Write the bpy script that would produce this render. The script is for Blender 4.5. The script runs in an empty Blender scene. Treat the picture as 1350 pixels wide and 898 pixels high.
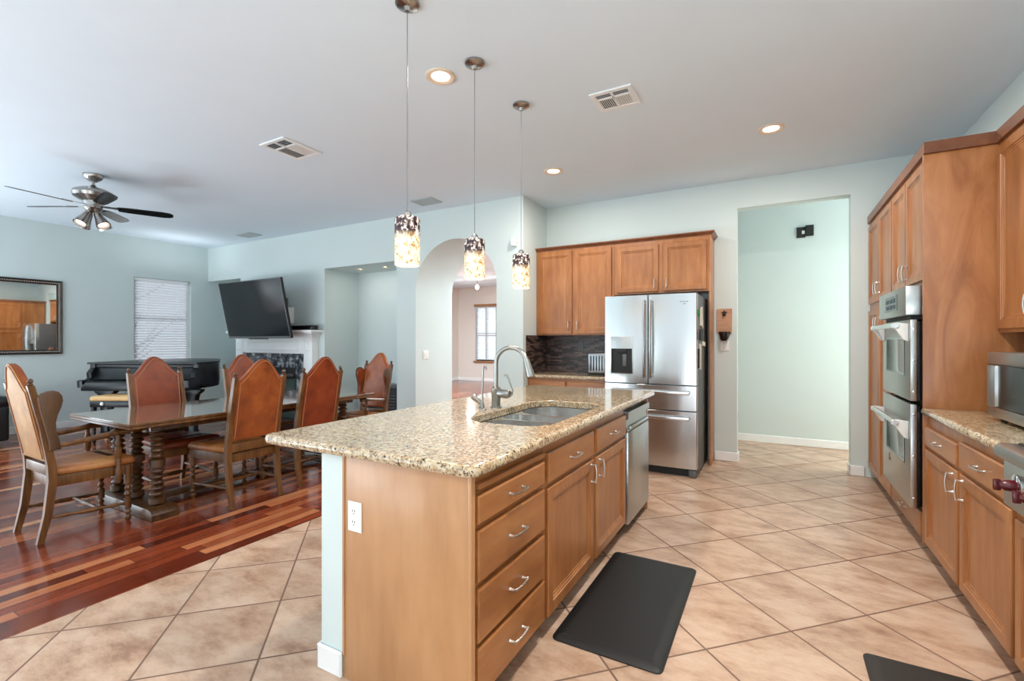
import bpy, bmesh, math, random
from mathutils import Vector, Matrix
random.seed(7)
R = math.radians
S = bpy.context.scene
COL = S.collection

# ------------------------------------------------------------------ camera, world, light, exposure
CAM_H, YAW = 1.32, R(29.1)
cam = bpy.data.cameras.new('camera'); cam.sensor_width = 36.0; cam.lens = 36.0 * 620.2 / 1350.0
cam.clip_start = 0.05; cam.clip_end = 200
camo = bpy.data.objects.new('camera', cam); COL.objects.link(camo)
camo.location = (0, 0, CAM_H); camo.rotation_euler = (R(90), 0, YAW)
S.camera = camo
S.view_settings.view_transform = 'Standard'; S.view_settings.look = 'None'
S.view_settings.gamma = 1.0; S.view_settings.use_curve_mapping = False
S.view_settings.exposure = 0.33
try:
    S.cycles.use_denoising = True
    S.cycles.max_bounces = 10; S.cycles.diffuse_bounces = 6; S.cycles.glossy_bounces = 5
    S.cycles.sample_clamp_indirect = 6.0
    S.cycles.caustics_reflective = False; S.cycles.caustics_refractive = False
except Exception:
    pass
W = bpy.data.worlds.new('sky'); S.world = W; W.use_nodes = True
wb = W.node_tree.nodes['Background']; wb.inputs[0].default_value = (0.80, 0.90, 1.0, 1); wb.inputs[1].default_value = 0.8

def area(name, loc, rot, sx, sy, energy, color):
    l = bpy.data.lights.new(name, 'AREA'); l.shape = 'RECTANGLE'; l.size = sx; l.size_y = sy
    l.energy = energy; l.color = color
    o = bpy.data.objects.new(name, l); COL.objects.link(o); o.location = loc; o.rotation_euler = rot
    return o
DAY = (0.90, 0.96, 1.0)
# daylight in the glazed openings of the rear wall (behind the camera) and the left wall
COOL = (0.80, 0.92, 1.0)
area('daylight_rear', (-7.0, -2.95, 1.35), (R(90), 0, 0), 3.0, 2.3, 16, COOL)
area('daylight_rear', (-2.25, -2.95, 1.35), (R(90), 0, 0), 1.7, 2.3, 3, COOL)
area('daylight_rear', (0.1, -2.95, 1.35), (R(90), 0, 0), 2.0, 2.3, 7, (0.97, 0.98, 1.0))
# unseen fill lamps added near the floor, facing up to brighten the ceiling
area('upward_fill', (-7.0, -2.40, .30), (R(165), 0, 0), 3.0, 1.4, 150, COOL)
area('upward_fill', (-4.0, -2.40, .30), (R(165), 0, 0), 1.4, 1.4, 50, COOL)
area('upward_fill', (0.1, -2.40, .30), (R(165), 0, 0), 2.2, 1.4, 75, (0.80, 0.91, 1.0))
area('daylight_left', (-9.30, -0.6, 1.35), (R(90), 0, R(-90)), 2.6, 2.3, 60, COOL)
area('upward_fill', (-8.6, -0.6, .30), (R(165), 0, R(-90)), 2.6, 1.4, 85, COOL)
area('daylight_blind', (-8.75, 4.2, 2.50), (R(180), 0, R(-90)), 0.9, 0.3, 2.2, (0.9, 0.96, 1.0))
area('daylight_outside', (-13.5, 4.4, 2.2), (R(90), 0, R(-90)), 5.0, 4.0, 330, (0.95, 0.98, 1.0))
area('daylight_outside', (-8.0, 14.2, 1.6), (R(90), 0, R(180)), 2.6, 2.6, 130, (0.95, 0.98, 1.0))
area('daylight_outside', (-10.8, 11.0, 1.6), (R(90), 0, R(-90)), 3.2, 2.6, 150, (0.95, 0.98, 1.0))
area('far_room_fill', (-3.4, 8.4, 2.96), (0, 0, 0), 1.3, 3.0, 210, (0.82, 0.93, 1.0))  # two unseen fill lamps, added to brighten the room beyond the arch
area('far_room_fill', (-7.9, 7.5, 2.96), (0, 0, 0), 1.8, 2.0, 210, (0.82, 0.93, 1.0))
area('daylight_hall', (2.15, 6.30, 1.6), (R(90), 0, R(90)), 0.9, 1.9, 34, (1.0, 0.99, 0.93))

# ------------------------------------------------------------------ mesh builder
class MB:
    def __init__(s): s.bm = bmesh.new()
    def _app(s, b, M=None):
        if M is not None: bmesh.ops.transform(b, matrix=M, verts=b.verts)
        me = bpy.data.meshes.new('t'); b.to_mesh(me); b.free(); s.bm.from_mesh(me); bpy.data.meshes.remove(me); return s
    def box(s, x0, x1, y0, y1, z0, z1, bev=0, seg=2, M=None):
        b = bmesh.new(); bmesh.ops.create_cube(b, size=1)
        for v in b.verts:
            v.co = Vector(((x0+x1)/2+v.co.x*(x1-x0), (y0+y1)/2+v.co.y*(y1-y0), (z0+z1)/2+v.co.z*(z1-z0)))
        if bev: bmesh.ops.bevel(b, geom=b.edges[:], offset=bev, segments=seg, affect='EDGES', profile=0.5)
        return s._app(b, M)
    def lathe(s, prof, seg=20, M=None, cap=True):
        b = bmesh.new(); rings = []
        for r, z in prof:
            rings.append([b.verts.new((r*math.cos(2*math.pi*i/seg), r*math.sin(2*math.pi*i/seg), z)) for i in range(seg)])
        for a, c in zip(rings, rings[1:]):
            for i in range(seg): b.faces.new((a[i], a[(i+1) % seg], c[(i+1) % seg], c[i]))
        if cap:
            b.faces.new(rings[0][::-1]); b.faces.new(rings[-1])
        bmesh.ops.recalc_face_normals(b, faces=b.faces)
        return s._app(b, M)
    def cyl(s, p0, p1, r0, r1=None, seg=16):
        r1 = r0 if r1 is None else r1
        return s.turn(p0, p1, [(r0, 0), (r1, 1)], seg)
    def turn(s, p0, p1, prof, seg=16, cap=True):   # profile (radius, 0..1) turned about the line p0-p1
        p0, p1 = Vector(p0), Vector(p1); d = p1-p0
        q = d.to_track_quat('Z', 'Y').to_matrix().to_4x4(); q.translation = p0
        return s.lathe([(r, t*d.length) for r, t in prof], seg, q, cap)
    def tube(s, pts, r, seg=10, cap=True):
        pts = [Vector(p) for p in pts]; n = len(pts); rr = r if isinstance(r, (list, tuple)) else [r]*n
        b = bmesh.new(); rings = []; up = None
        for i, p in enumerate(pts):
            t = (pts[min(i+1, n-1)]-pts[max(i-1, 0)]).normalized()
            if up is None:
                up = Vector((0, 0, 1)) if abs(t.z) < .9 else Vector((1, 0, 0))
            up = (up-t*up.dot(t)).normalized(); sd = t.cross(up)
            rings.append([b.verts.new(p+(up*math.cos(a)+sd*math.sin(a))*rr[i]) for a in [2*math.pi*k/seg for k in range(seg)]])
        for a, c in zip(rings, rings[1:]):
            for i in range(seg): b.faces.new((a[i], a[(i+1) % seg], c[(i+1) % seg], c[i]))
        if cap: b.faces.new(rings[0][::-1]); b.faces.new(rings[-1])
        bmesh.ops.recalc_face_normals(b, faces=b.faces)
        return s._app(b)
    def prism(s, poly, f0, f1, bev=0, seg=2):      # poly = 2D points; f0/f1 map a 2D point to 3D for the two caps
        b = bmesh.new(); a = [b.verts.new(f0(*p)) for p in poly]; c = [b.verts.new(f1(*p)) for p in poly]; n = len(poly)
        b.faces.new(a[::-1]); b.faces.new(c)
        for i in range(n): b.faces.new((a[i], a[(i+1) % n], c[(i+1) % n], c[i]))
        bmesh.ops.recalc_face_normals(b, faces=b.faces)
        if bev:
            capE = [e for e in b.edges if (e.verts[0] in a) == (e.verts[1] in a)]
            bmesh.ops.bevel(b, geom=capE, offset=bev, segments=seg, affect='EDGES', profile=0.5)
        return s._app(b)
    def rings(s, outline, levels, f, fill=True, back=True):
        # outline(inset) -> list of 2D points; levels = [(inset, depth)]; f(u, v, w) -> 3D
        b = bmesh.new(); rs = []
        for ins, d in levels: rs.append([b.verts.new(f(u, v, d)) for u, v in outline(ins)])
        n = len(rs[0])
        for a, c in zip(rs, rs[1:]):
            for i in range(n): b.faces.new((a[i], a[(i+1) % n], c[(i+1) % n], c[i]))
        if fill: b.faces.new(rs[-1])
        if back: b.faces.new(rs[0][::-1])
        bmesh.ops.recalc_face_normals(b, faces=b.faces)
        return s._app(b)
    def panel(s, f, u0, u1, v0, v1, levels):
        return s.rings(lambda i: [(u0+i, v0+i), (u1-i, v0+i), (u1-i, v1-i), (u0+i, v1-i)], levels, f)
    def sweep(s, prof, path, out=1):               # prof [(offset outward, z)] swept with mitres along a 2D path
        b = bmesh.new(); P = [Vector(p) for p in path]; n = len(P); cols = []
        for i, p in enumerate(P):
            d0 = (P[i]-P[i-1]).normalized() if i else None
            d1 = (P[i+1]-P[i]).normalized() if i < n-1 else None
            nr = lambda d: Vector((d.y, -d.x))*out
            if d0 is None: m = nr(d1)
            elif d1 is None: m = nr(d0)
            else:
                m = nr(d0)+nr(d1); m = m/(m.dot(nr(d0)))
            cols.append([b.verts.new((p.x+m.x*o, p.y+m.y*o, z)) for o, z in prof])
        k = len(prof)
        for a, c in zip(cols, cols[1:]):
            for i in range(k): b.faces.new((a[i], a[(i+1) % k], c[(i+1) % k], c[i]))
        b.faces.new(cols[0][::-1]); b.faces.new(cols[-1])
        bmesh.ops.recalc_face_normals(b, faces=b.faces)
        return s._app(b)
    def slab(s, outer, holes, levels):             # flat slab with holes; levels [(inset, z)] from top to bottom
        b = bmesh.new(); loops = []
        for fn in [outer]+holes:
            rs = [[b.verts.new((x, y, z)) for x, y in fn(i)] for i, z in levels]; n = len(rs[0])
            for a, c in zip(rs, rs[1:]):
                for i in range(n): b.faces.new((a[i], a[(i+1) % n], c[(i+1) % n], c[i]))
            loops.append(rs)
        for k in (0, -1):
            es = []
            for rs in loops:
                r = rs[k]; n = len(r)
                for i in range(n): es.append(b.edges.get((r[i], r[(i+1) % n])))
            bmesh.ops.triangle_fill(b, use_beauty=True, edges=es)
        bmesh.ops.recalc_face_normals(b, faces=b.faces)
        return s._app(b)
    def quadgrid(s, fn, nu, nv):
        b = bmesh.new(); g = [[b.verts.new(fn(i/nu, j/nv)) for j in range(nv+1)] for i in range(nu+1)]
        for i in range(nu):
            for j in range(nv): b.faces.new((g[i][j], g[i+1][j], g[i+1][j+1], g[i][j+1]))
        return s._app(b)
    def build(s, name, mat, parent=None, smooth=35, rot=None):
        me = bpy.data.meshes.new(name)
        if parent is not None:
            off = Vector((0, 0, 0)); q = parent
            while q is not None: off += q.location; q = q.parent
            bmesh.ops.translate(s.bm, vec=-off, verts=s.bm.verts)
        else:
            vs = [v.co for v in s.bm.verts]
            lo = Vector([min(v[k] for v in vs) for k in range(3)]); hi = Vector([max(v[k] for v in vs) for k in range(3)])
            off = Vector(((lo.x+hi.x)/2, (lo.y+hi.y)/2, lo.z))
            bmesh.ops.translate(s.bm, vec=-off, verts=s.bm.verts)
        s.bm.to_mesh(me); s.bm.free()
        if smooth:
            me.polygons.foreach_set('use_smooth', [True]*len(me.polygons)); me.set_sharp_from_angle(angle=R(smooth))
        me.materials.append(mat)
        o = bpy.data.objects.new(name, me); COL.objects.link(o)
        if parent is not None: o.parent = parent
        else: o.location = off
        return o

def tag(o, label, cat, group=None, kind=None):
    o['label'] = label; o['category'] = cat
    if group: o['group'] = group
    if kind: o['kind'] = kind
    return o
def thing(name, label, cat, loc=(0, 0, 0), group=None):
    o = bpy.data.objects.new(name, None); COL.objects.link(o); o.location = loc; o.empty_display_size = .1
    return tag(o, label, cat, group)
def struct(name, mb, m, parent=None, smooth=30):
    o = mb.build(name, m, parent, smooth)
    if parent is None: o['kind'] = 'structure'
    return o
def dup(o, parent=None):
    c = o.copy(); COL.objects.link(c)
    if parent is not None: c.parent = parent
    for ch in list(o.children): dup(ch, c)
    return c
def rrect(x0, x1, y0, y1, r, n=6):
    def fn(i):
        rr = max(r-i, .002); pts = []
        for cx, cy, a0 in ((x1-i-rr, y1-i-rr, 0), (x0+i+rr, y1-i-rr, 90), (x0+i+rr, y0+i+rr, 180), (x1-i-rr, y0+i+rr, 270)):
            for k in range(n+1):
                a = R(a0+90*k/n); pts.append((cx+rr*math.cos(a), cy+rr*math.sin(a)))
        return pts
    return fn

# ------------------------------------------------------------------ materials (all procedural)
def newmat(name):
    m = bpy.data.materials.new(name); m.use_nodes = True
    return m, m.node_tree.nodes, m.node_tree.links, m.node_tree.nodes['Principled BSDF']
def ramp(N, stops):
    r = N.new('ShaderNodeValToRGB'); e = r.color_ramp.elements
    e[0].position, e[0].color = stops[0][0], (*stops[0][1], 1); e[1].position, e[1].color = stops[-1][0], (*stops[-1][1], 1)
    for p, c in stops[1:-1]:
        k = e.new(p); k.color = (*c, 1)
    return r
def coords(N, L, scale=(1, 1, 1), rot=(0, 0, 0), gen='Object'):
    t = N.new('ShaderNodeTexCoord'); m = N.new('ShaderNodeMapping'); m.inputs['Scale'].default_value = scale; m.inputs['Rotation'].default_value = rot
    L.new(t.outputs[gen], m.inputs['Vector']); return m.outputs[0]
def noise(N, L, vec, scale, detail=4, rough=.55):
    n = N.new('ShaderNodeTexNoise'); n.inputs['Scale'].default_value = scale; n.inputs['Detail'].default_value = detail
    n.inputs['Roughness'].default_value = rough
    if vec is not None: L.new(vec, n.inputs['Vector'])
    return n.outputs['Fac']
def bump(N, L, b, h, strength, dist=.01):
    n = N.new('ShaderNodeBump'); n.inputs['Strength'].default_value = strength; n.inputs['Distance'].default_value = dist
    L.new(h, n.inputs['Height']); L.new(n.outputs[0], b.inputs['Normal'])
def lin(r, g, b):
    f = lambda c: ((c/255+.055)/1.055)**2.4 if c > 10 else c/255/12.92
    return (f(r), f(g), f(b))
def sc(c, k): return tuple(min(1, x*k) for x in c)
def plain(name, c, rough=.5, metal=0.0, var=.06, scale=8, bmp=0.0, bscale=60, stretch=(1, 1, 1), spec=None, coat=0):
    m, N, L, b = newmat(name); v = coords(N, L, stretch)
    r = ramp(N, [(.3, sc(c, 1-var)), (.7, sc(c, 1+var))]); L.new(noise(N, L, v, scale), r.inputs[0]); L.new(r.outputs[0], b.inputs['Base Color'])
    b.inputs['Roughness'].default_value = rough; b.inputs['Metallic'].default_value = metal
    if spec is not None: b.inputs['Specular IOR Level'].default_value = spec
    if coat: b.inputs['Coat Weight'].default_value = coat; b.inputs['Coat Roughness'].default_value = .1
    if bmp: bump(N, L, b, noise(N, L, v, bscale, 3), bmp, .003)
    return m
def wood(name, cs, stretch, scale=6, rough=.35, coat=.15, dist=0.0):
    m, N, L, b = newmat(name); v = coords(N, L, stretch)
    n1 = noise(N, L, v, scale, 6, .6); n1.node.inputs['Distortion'].default_value = dist
    r = ramp(N, [(.28, cs[0]), (.5, cs[1]), (.75, cs[2])]); L.new(n1, r.inputs[0])
    v2 = coords(N, L); n2 = noise(N, L, v2, 3.0, 3)
    mx = N.new('ShaderNodeMix'); mx.data_type = 'RGBA'; mx.blend_type = 'MULTIPLY'
    r2 = ramp(N, [(.3, (.86, .84, .82)), (.7, (1.0, 1.0, 1.0))]); L.new(n2, r2.inputs[0])
    mx.inputs[0].default_value = 1.0; L.new(r.outputs[0], mx.inputs[6]); L.new(r2.outputs[0], mx.inputs[7]); L.new(mx.outputs[2], b.inputs['Base Color'])
    b.inputs['Roughness'].default_value = rough; b.inputs['Coat Weight'].default_value = coat; b.inputs['Coat Roughness'].default_value = .18
    bump(N, L, b, n1, .06, .002)
    return m
M = {}
maple = [lin(142, 86, 44), lin(165, 106, 58), lin(184, 126, 75)]
M['maple'] = wood('maple_wood', maple, (4.5, 4.5, .8), 2.6)
M['maple_h'] = wood('maple_wood_horizontal', [sc(c, .92) for c in maple], (4.5, .8, 4.5), 2.6)
M['maple_x'] = wood('maple_wood_crosswise', maple, (.8, 4.5, 4.5), 2.6)
M['maple_light'] = wood('maple_veneer', [lin(176, 126, 84), lin(190, 140, 96), lin(200, 152, 108)], (4, 4, .7), 2.2)
M['maple_panel'] = wood('maple_tall_panel', [lin(146, 90, 50), lin(170, 111, 66), lin(190, 132, 84)], (3.5, 3.5, .9), 1.7, dist=1.6)
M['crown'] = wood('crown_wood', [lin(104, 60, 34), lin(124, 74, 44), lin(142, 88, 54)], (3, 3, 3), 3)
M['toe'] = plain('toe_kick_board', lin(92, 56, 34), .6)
M['oak'] = wood('chair_oak', [lin(66, 37, 13), lin(104, 64, 25), lin(136, 91, 42)], (10, 10, 1.2), 3, .4, .1)
M['wingoak'] = wood('wing_oak', [lin(58, 36, 18), lin(86, 56, 30), lin(110, 78, 44)], (8, 8, 1.2), 3, .45, .1)
M['darkoak'] = wood('table_oak', [lin(50, 29, 14), lin(82, 51, 26), lin(112, 76, 42)], (8, 8, 1.5), 3, .35, .2)
M['tabletop'] = wood('table_top_oak', [lin(92, 66, 46), lin(124, 94, 70), lin(150, 120, 94)], (8, 1, 8), 3, .10, 1.0)
M['tabletop'].node_tree.nodes['Principled BSDF'].inputs['Coat IOR'].default_value = 1.85
M['tabletop'].node_tree.nodes['Principled BSDF'].inputs['Coat Roughness'].default_value = .05
def leather(name, a, b_, c, rough=.38):
    m, N, L, b = newmat(name); v = coords(N, L)
    r = ramp(N, [(.3, a), (.5, b_), (.72, c)]); L.new(noise(N, L, v, 5.5, 6, .62), r.inputs[0]); L.new(r.outputs[0], b.inputs['Base Color'])
    b.inputs['Roughness'].default_value = rough; bump(N, L, b, noise(N, L, v, 120, 3), .12, .002); return m
M['leather'] = leather('brown_leather', lin(112, 52, 20), lin(146, 72, 28), lin(172, 96, 40))
M['leather_red'] = leather('red_brown_leather', lin(104, 38, 16), lin(130, 52, 20), lin(152, 70, 28))
M['leather_tan'] = leather('worn_tan_leather', lin(150, 100, 50), lin(180, 128, 72), lin(200, 152, 94), .55)
M['leather_seat'] = leather('worn_orange_leather', lin(138, 78, 36), lin(172, 110, 58), lin(194, 140, 84), .42)
M['leather_black'] = leather('black_leather', lin(18, 19, 22), lin(26, 27, 30), lin(36, 37, 41))
M['nail'] = plain('brass_metal', lin(196, 160, 120), .35, .6)
M['welt'] = plain('leather_welting', lin(168, 112, 76), .5)
M['wall'] = plain('wall_paint', lin(207, 218, 216), .75, 0, .012, 2, .08, 180)
M['wall_cream'] = plain('cream_wall_paint', lin(222, 214, 206), .75, 0, .012, 2, .05, 180)
M['ceil'] = plain('ceiling_paint', lin(226, 238, 247), .85, 0, .012, 2, .15, 160)
M['white'] = plain('white_paint', lin(238, 239, 238), .4, 0, .02)
M['vent_grey'] = plain('grey_vent_metal', lin(168, 178, 178), .5, 0, .02)
M['canring'] = plain('warm_white_trim', lin(232, 212, 190), .35, 0, .02)
M['plastic'] = plain('white_plastic', lin(235, 235, 230), .35, 0, .02)
M['black'] = plain('black_gloss', lin(14, 15, 17), .18, 0, .1)
M['piano'] = plain('ebony_piano_finish', lin(15, 17, 20), .32, 0, .1, spec=.35)
M['blackmatte'] = plain('black_matte', lin(22, 22, 23), .6, 0, .1)
M['mat'] = plain('black_rubber_mat', lin(20, 21, 22), .5, 0, .12, 14, .1, 300)
M['mat_brown'] = plain('dark_brown_rubber_mat', lin(36, 29, 25), .55, 0, .1, 14, .1, 300)
def steel(name, c, rough, wob=0.0, st=(1, 1, 60)):
    m, N, L, b = newmat(name); v = coords(N, L, st)
    b.inputs['Base Color'].default_value = (*c, 1); b.inputs['Metallic'].default_value = 1.0
    r = N.new('ShaderNodeMapRange'); r.inputs[3].default_value = rough*.8; r.inputs[4].default_value = rough*1.2
    L.new(noise(N, L, v, 8, 3), r.inputs[0]); L.new(r.outputs[0], b.inputs['Roughness'])
    if wob:
        v2 = coords(N, L, (3.2, 3.2, .55)); bump(N, L, b, noise(N, L, v2, 1.6, 1), wob, .05)
    return m
M['steel'] = steel('stainless_steel', (.62, .63, .63), .22, .10)
M['steel_d'] = steel('brushed_stainless', (.46, .47, .46), .3, .03)
M['faucet'] = steel('satin_faucet_nickel', (.36, .36, .34), .3)
M['toaster'] = steel('toaster_steel', (.34, .35, .36), .3)
M['steel_s'] = steel('sink_steel', (.68, .68, .67), .22)
M['nickel'] = steel('satin_nickel', (.60, .57, .53), .3)
M['nickel_d'] = steel('brushed_nickel_dark', (.40, .38, .36), .25)
M['chrome'] = steel('chrome', (.75, .76, .77), .1)
M['fridge_side'] = plain('grey_fridge_side', lin(98, 100, 102), .45, .3, .04)
M['glassblack'] = plain('dark_oven_glass', lin(70, 84, 78), .06, 0, .05)
M['mwglass'] = plain('microwave_window', lin(26, 31, 29), .12, 0, .05, spec=.25)
M['tvglass'] = plain('tv_screen', lin(14, 19, 24), .16, 0, .05)
M['bronze'] = plain('dark_bronze_metal', lin(52, 44, 38), .4, .8)
M['red'] = plain('dark_red_knob', lin(82, 12, 20), .25)
M['paper'] = plain('paper', lin(225, 218, 205), .8)
M['green'] = plain('green_magnet', lin(30, 130, 60), .5)
M['woodplaque'] = wood('plaque_pine', [lin(176, 130, 100), lin(196, 150, 118), lin(210, 168, 138)], (2, 2, 9), 3, .6, 0)
M['cushion'] = plain('tan_bench_cushion', lin(214, 172, 118), .7)
def fireplace_marble():
    m, N, L, b = newmat('grey_marble'); v = coords(N, L)
    r = ramp(N, [(.42, lin(52, 56, 60)), (.52, lin(92, 96, 100)), (.58, lin(190, 194, 198)), (.66, lin(76, 80, 84))])
    L.new(noise(N, L, v, 9, 8, .7), r.inputs[0]); L.new(r.outputs[0], b.inputs['Base Color']); b.inputs['Roughness'].default_value = .15; return m
M['marble'] = fireplace_marble()
def granite():
    m, N, L, b = newmat('granite_countertop'); v = coords(N, L)
    base = ramp(N, [(.33, lin(144, 112, 80)), (.43, lin(180, 152, 117)), (.52, lin(199, 180, 149)), (.70, lin(213, 202, 180))]); L.new(noise(N, L, v, 44, 7, .68), base.inputs[0])
    def speck(scale, lo, hi, col, prev, ns):
        vo = N.new('ShaderNodeTexNoise'); vo.inputs['Scale'].default_value = scale; vo.inputs['Detail'].default_value = ns; vo.inputs['Roughness'].default_value = .55
        vv = coords(N, L, (1, 1, 1), (scale*.01, .3, scale*.02)); L.new(vv, vo.inputs['Vector'])
        k = ramp(N, [(lo, (0, 0, 0)), (hi, (1, 1, 1))]); L.new(vo.outputs['Fac'], k.inputs[0])
        mx = N.new('ShaderNodeMix'); mx.data_type = 'RGBA'; L.new(k.outputs[0], mx.inputs[0]); L.new(prev, mx.inputs[6]); mx.inputs[7].default_value = (*col, 1); return mx.outputs[2]
    c = speck(56, .555, .605, lin(160, 134, 106), base.outputs[0], 3)
    c = speck(92, .585, .625, lin(104, 84, 66), c, 2)
    c = speck(76, .625, .655, lin(36, 32, 30), c, 2)
    L.new(c, b.inputs['Base Color']); b.inputs['Roughness'].default_value = .13; b.inputs['Coat Weight'].default_value = .3; b.inputs['Coat Roughness'].default_value = .05
    return m
M['granite'] = granite()
def mathn(N, L, op, a, b=None):
    n = N.new('ShaderNodeMath'); n.operation = op
    for i, x in enumerate((a, b)):
        if x is None: continue
        if isinstance(x, (int, float)): n.inputs[i].default_value = x
        else: L.new(x, n.inputs[i])
    return n.outputs[0]
def tile():
    m, N, L, b = newmat('diagonal_ceramic_tile'); g = N.new('ShaderNodeNewGeometry'); s = N.new('ShaderNodeSeparateXYZ'); L.new(g.outputs['Position'], s.inputs[0])
    k = 1/math.sqrt(2)/.4556
    u = mathn(N, L, 'MULTIPLY', mathn(N, L, 'ADD', s.outputs[0], s.outputs[1]), k); v = mathn(N, L, 'MULTIPLY', mathn(N, L, 'SUBTRACT', s.outputs[1], s.outputs[0]), k)
    u = mathn(N, L, 'ADD', u, .475/.4556+40); v = mathn(N, L, 'ADD', v, 40-(2.162/.4556))
    fu, fv = mathn(N, L, 'FRACT', u), mathn(N, L, 'FRACT', v)
    edge = lambda f: mathn(N, L, 'MINIMUM', f, mathn(N, L, 'SUBTRACT', 1, f))
    e = mathn(N, L, 'MINIMUM', edge(fu), edge(fv))
    gm = N.new('ShaderNodeMapRange'); gm.inputs[1].default_value = .0075; gm.inputs[2].default_value = .0125; L.new(e, gm.inputs[0])
    cv = N.new('ShaderNodeCombineXYZ'); L.new(mathn(N, L, 'FLOOR', u), cv.inputs[0]); L.new(mathn(N, L, 'FLOOR', v), cv.inputs[1])
    wn = N.new('ShaderNodeTexWhiteNoise'); L.new(cv.outputs[0], wn.inputs['Vector'])
    ad = N.new('ShaderNodeVectorMath'); ad.operation = 'MULTIPLY_ADD'; L.new(wn.outputs['Color'], ad.inputs[0]); ad.inputs[1].default_value = (9, 9, 9); L.new(g.outputs['Position'], ad.inputs[2])
    mp = N.new('ShaderNodeMapping'); mp.inputs['Rotation'].default_value = (0, 0, R(15)); mp.inputs['Scale'].default_value = (1, 1.9, 1); L.new(ad.outputs[0], mp.inputs[0])
    r = ramp(N, [(.32, lin(152, 116, 94)), (.43, lin(182, 147, 122)), (.56, lin(203, 172, 148)), (.72, lin(214, 190, 168))]); L.new(noise(N, L, mp.outputs[0], 3.6, 9, .72), r.inputs[0])
    hs = N.new('ShaderNodeHueSaturation'); L.new(r.outputs[0], hs.inputs['Color']); vr = N.new('ShaderNodeMapRange'); vr.inputs[3].default_value = .92; vr.inputs[4].default_value = 1.04; L.new(wn.outputs['Value'], vr.inputs[0]); L.new(vr.outputs[0], hs.inputs['Value'])
    mx = N.new('ShaderNodeMix'); mx.data_type = 'RGBA'; L.new(gm.outputs[0], mx.inputs[0]); mx.inputs[6].default_value = (*lin(120, 92, 76), 1); L.new(hs.outputs[0], mx.inputs[7]); L.new(mx.outputs[2], b.inputs['Base Color'])
    rr = N.new('ShaderNodeMapRange'); rr.inputs[3].default_value = .7; rr.inputs[4].default_value = .3; L.new(gm.outputs[0], rr.inputs[0]); L.new(rr.outputs[0], b.inputs['Roughness'])
    bump(N, L, b, gm.outputs[0], .35, .003); return m
M['tile'] = tile()
def planks():
    m, N, L, b = newmat('cherry_hardwood_planks'); g = N.new('ShaderNodeNewGeometry'); s = N.new('ShaderNodeSeparateXYZ'); L.new(g.outputs['Position'], s.inputs[0])
    row = mathn(N, L, 'MULTIPLY', mathn(N, L, 'ADD', s.outputs[0], 20), 1/.083); fl = mathn(N, L, 'FLOOR', row)
    w1 = N.new('ShaderNodeTexWhiteNoise'); w1.noise_dimensions = '1D'; L.new(fl, w1.inputs['W'])
    yy = mathn(N, L, 'ADD', mathn(N, L, 'MULTIPLY', s.outputs[1], 1/.85), mathn(N, L, 'MULTIPLY', w1.outputs['Value'], 7.3)); fy = mathn(N, L, 'FLOOR', yy)
    cv = N.new('ShaderNodeCombineXYZ'); L.new(fl, cv.inputs[0]); L.new(fy, cv.inputs[1]); w2 = N.new('ShaderNodeTexWhiteNoise'); L.new(cv.outputs[0], w2.inputs['Vector'])
    r = ramp(N, [(0, lin(84, 32, 20)), (.22, lin(112, 46, 28)), (.42, lin(142, 66, 40)), (.55, lin(122, 52, 30)), (.72, lin(160, 86, 54)), (.88, lin(184, 112, 72)), (1, lin(206, 146, 102))]); L.new(w2.outputs['Value'], r.inputs[0])
    ad = N.new('ShaderNodeVectorMath'); ad.operation = 'MULTIPLY_ADD'; L.new(w2.outputs['Color'], ad.inputs[0]); ad.inputs[1].default_value = (7, 7, 7); L.new(g.outputs['Position'], ad.inputs[2])
    mp = N.new('ShaderNodeMapping'); mp.inputs['Scale'].default_value = (22, 1.4, 1); L.new(ad.outputs[0], mp.inputs[0])
    r2 = ramp(N, [(.3, (.72, .68, .66)), (.7, (1.12, 1.1, 1.08))]); L.new(noise(N, L, mp.outputs[0], 2, 5), r2.inputs[0])
    mx = N.new('ShaderNodeMix'); mx.data_type = 'RGBA'; mx.blend_type = 'MULTIPLY'; mx.inputs[0].default_value = 1; L.new(r.outputs[0], mx.inputs[6]); L.new(r2.outputs[0], mx.inputs[7])
    fr, f2 = mathn(N, L, 'FRACT', row), mathn(N, L, 'FRACT', yy)
    e = mathn(N, L, 'MINIMUM', mathn(N, L, 'MINIMUM', fr, mathn(N, L, 'SUBTRACT', 1, fr)), mathn(N, L, 'MULTIPLY', mathn(N, L, 'MINIMUM', f2, mathn(N, L, 'SUBTRACT', 1, f2)), 10))
    gm = N.new('ShaderNodeMapRange'); gm.inputs[1].default_value = .012; gm.inputs[2].default_value = .05; gm.inputs[3].default_value = .40; L.new(e, gm.inputs[0])
    m2 = N.new('ShaderNodeMix'); m2.data_type = 'RGBA'; m2.blend_type = 'MULTIPLY'; m2.inputs[0].default_value = 1; L.new(mx.outputs[2], m2.inputs[6]); L.new(gm.outputs[0], m2.inputs[7]); L.new(m2.outputs[2], b.inputs['Base Color'])
    b.inputs['Roughness'].default_value = .17; b.inputs['Specular IOR Level'].default_value = .8
    return m
M['planks'] = planks()
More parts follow.
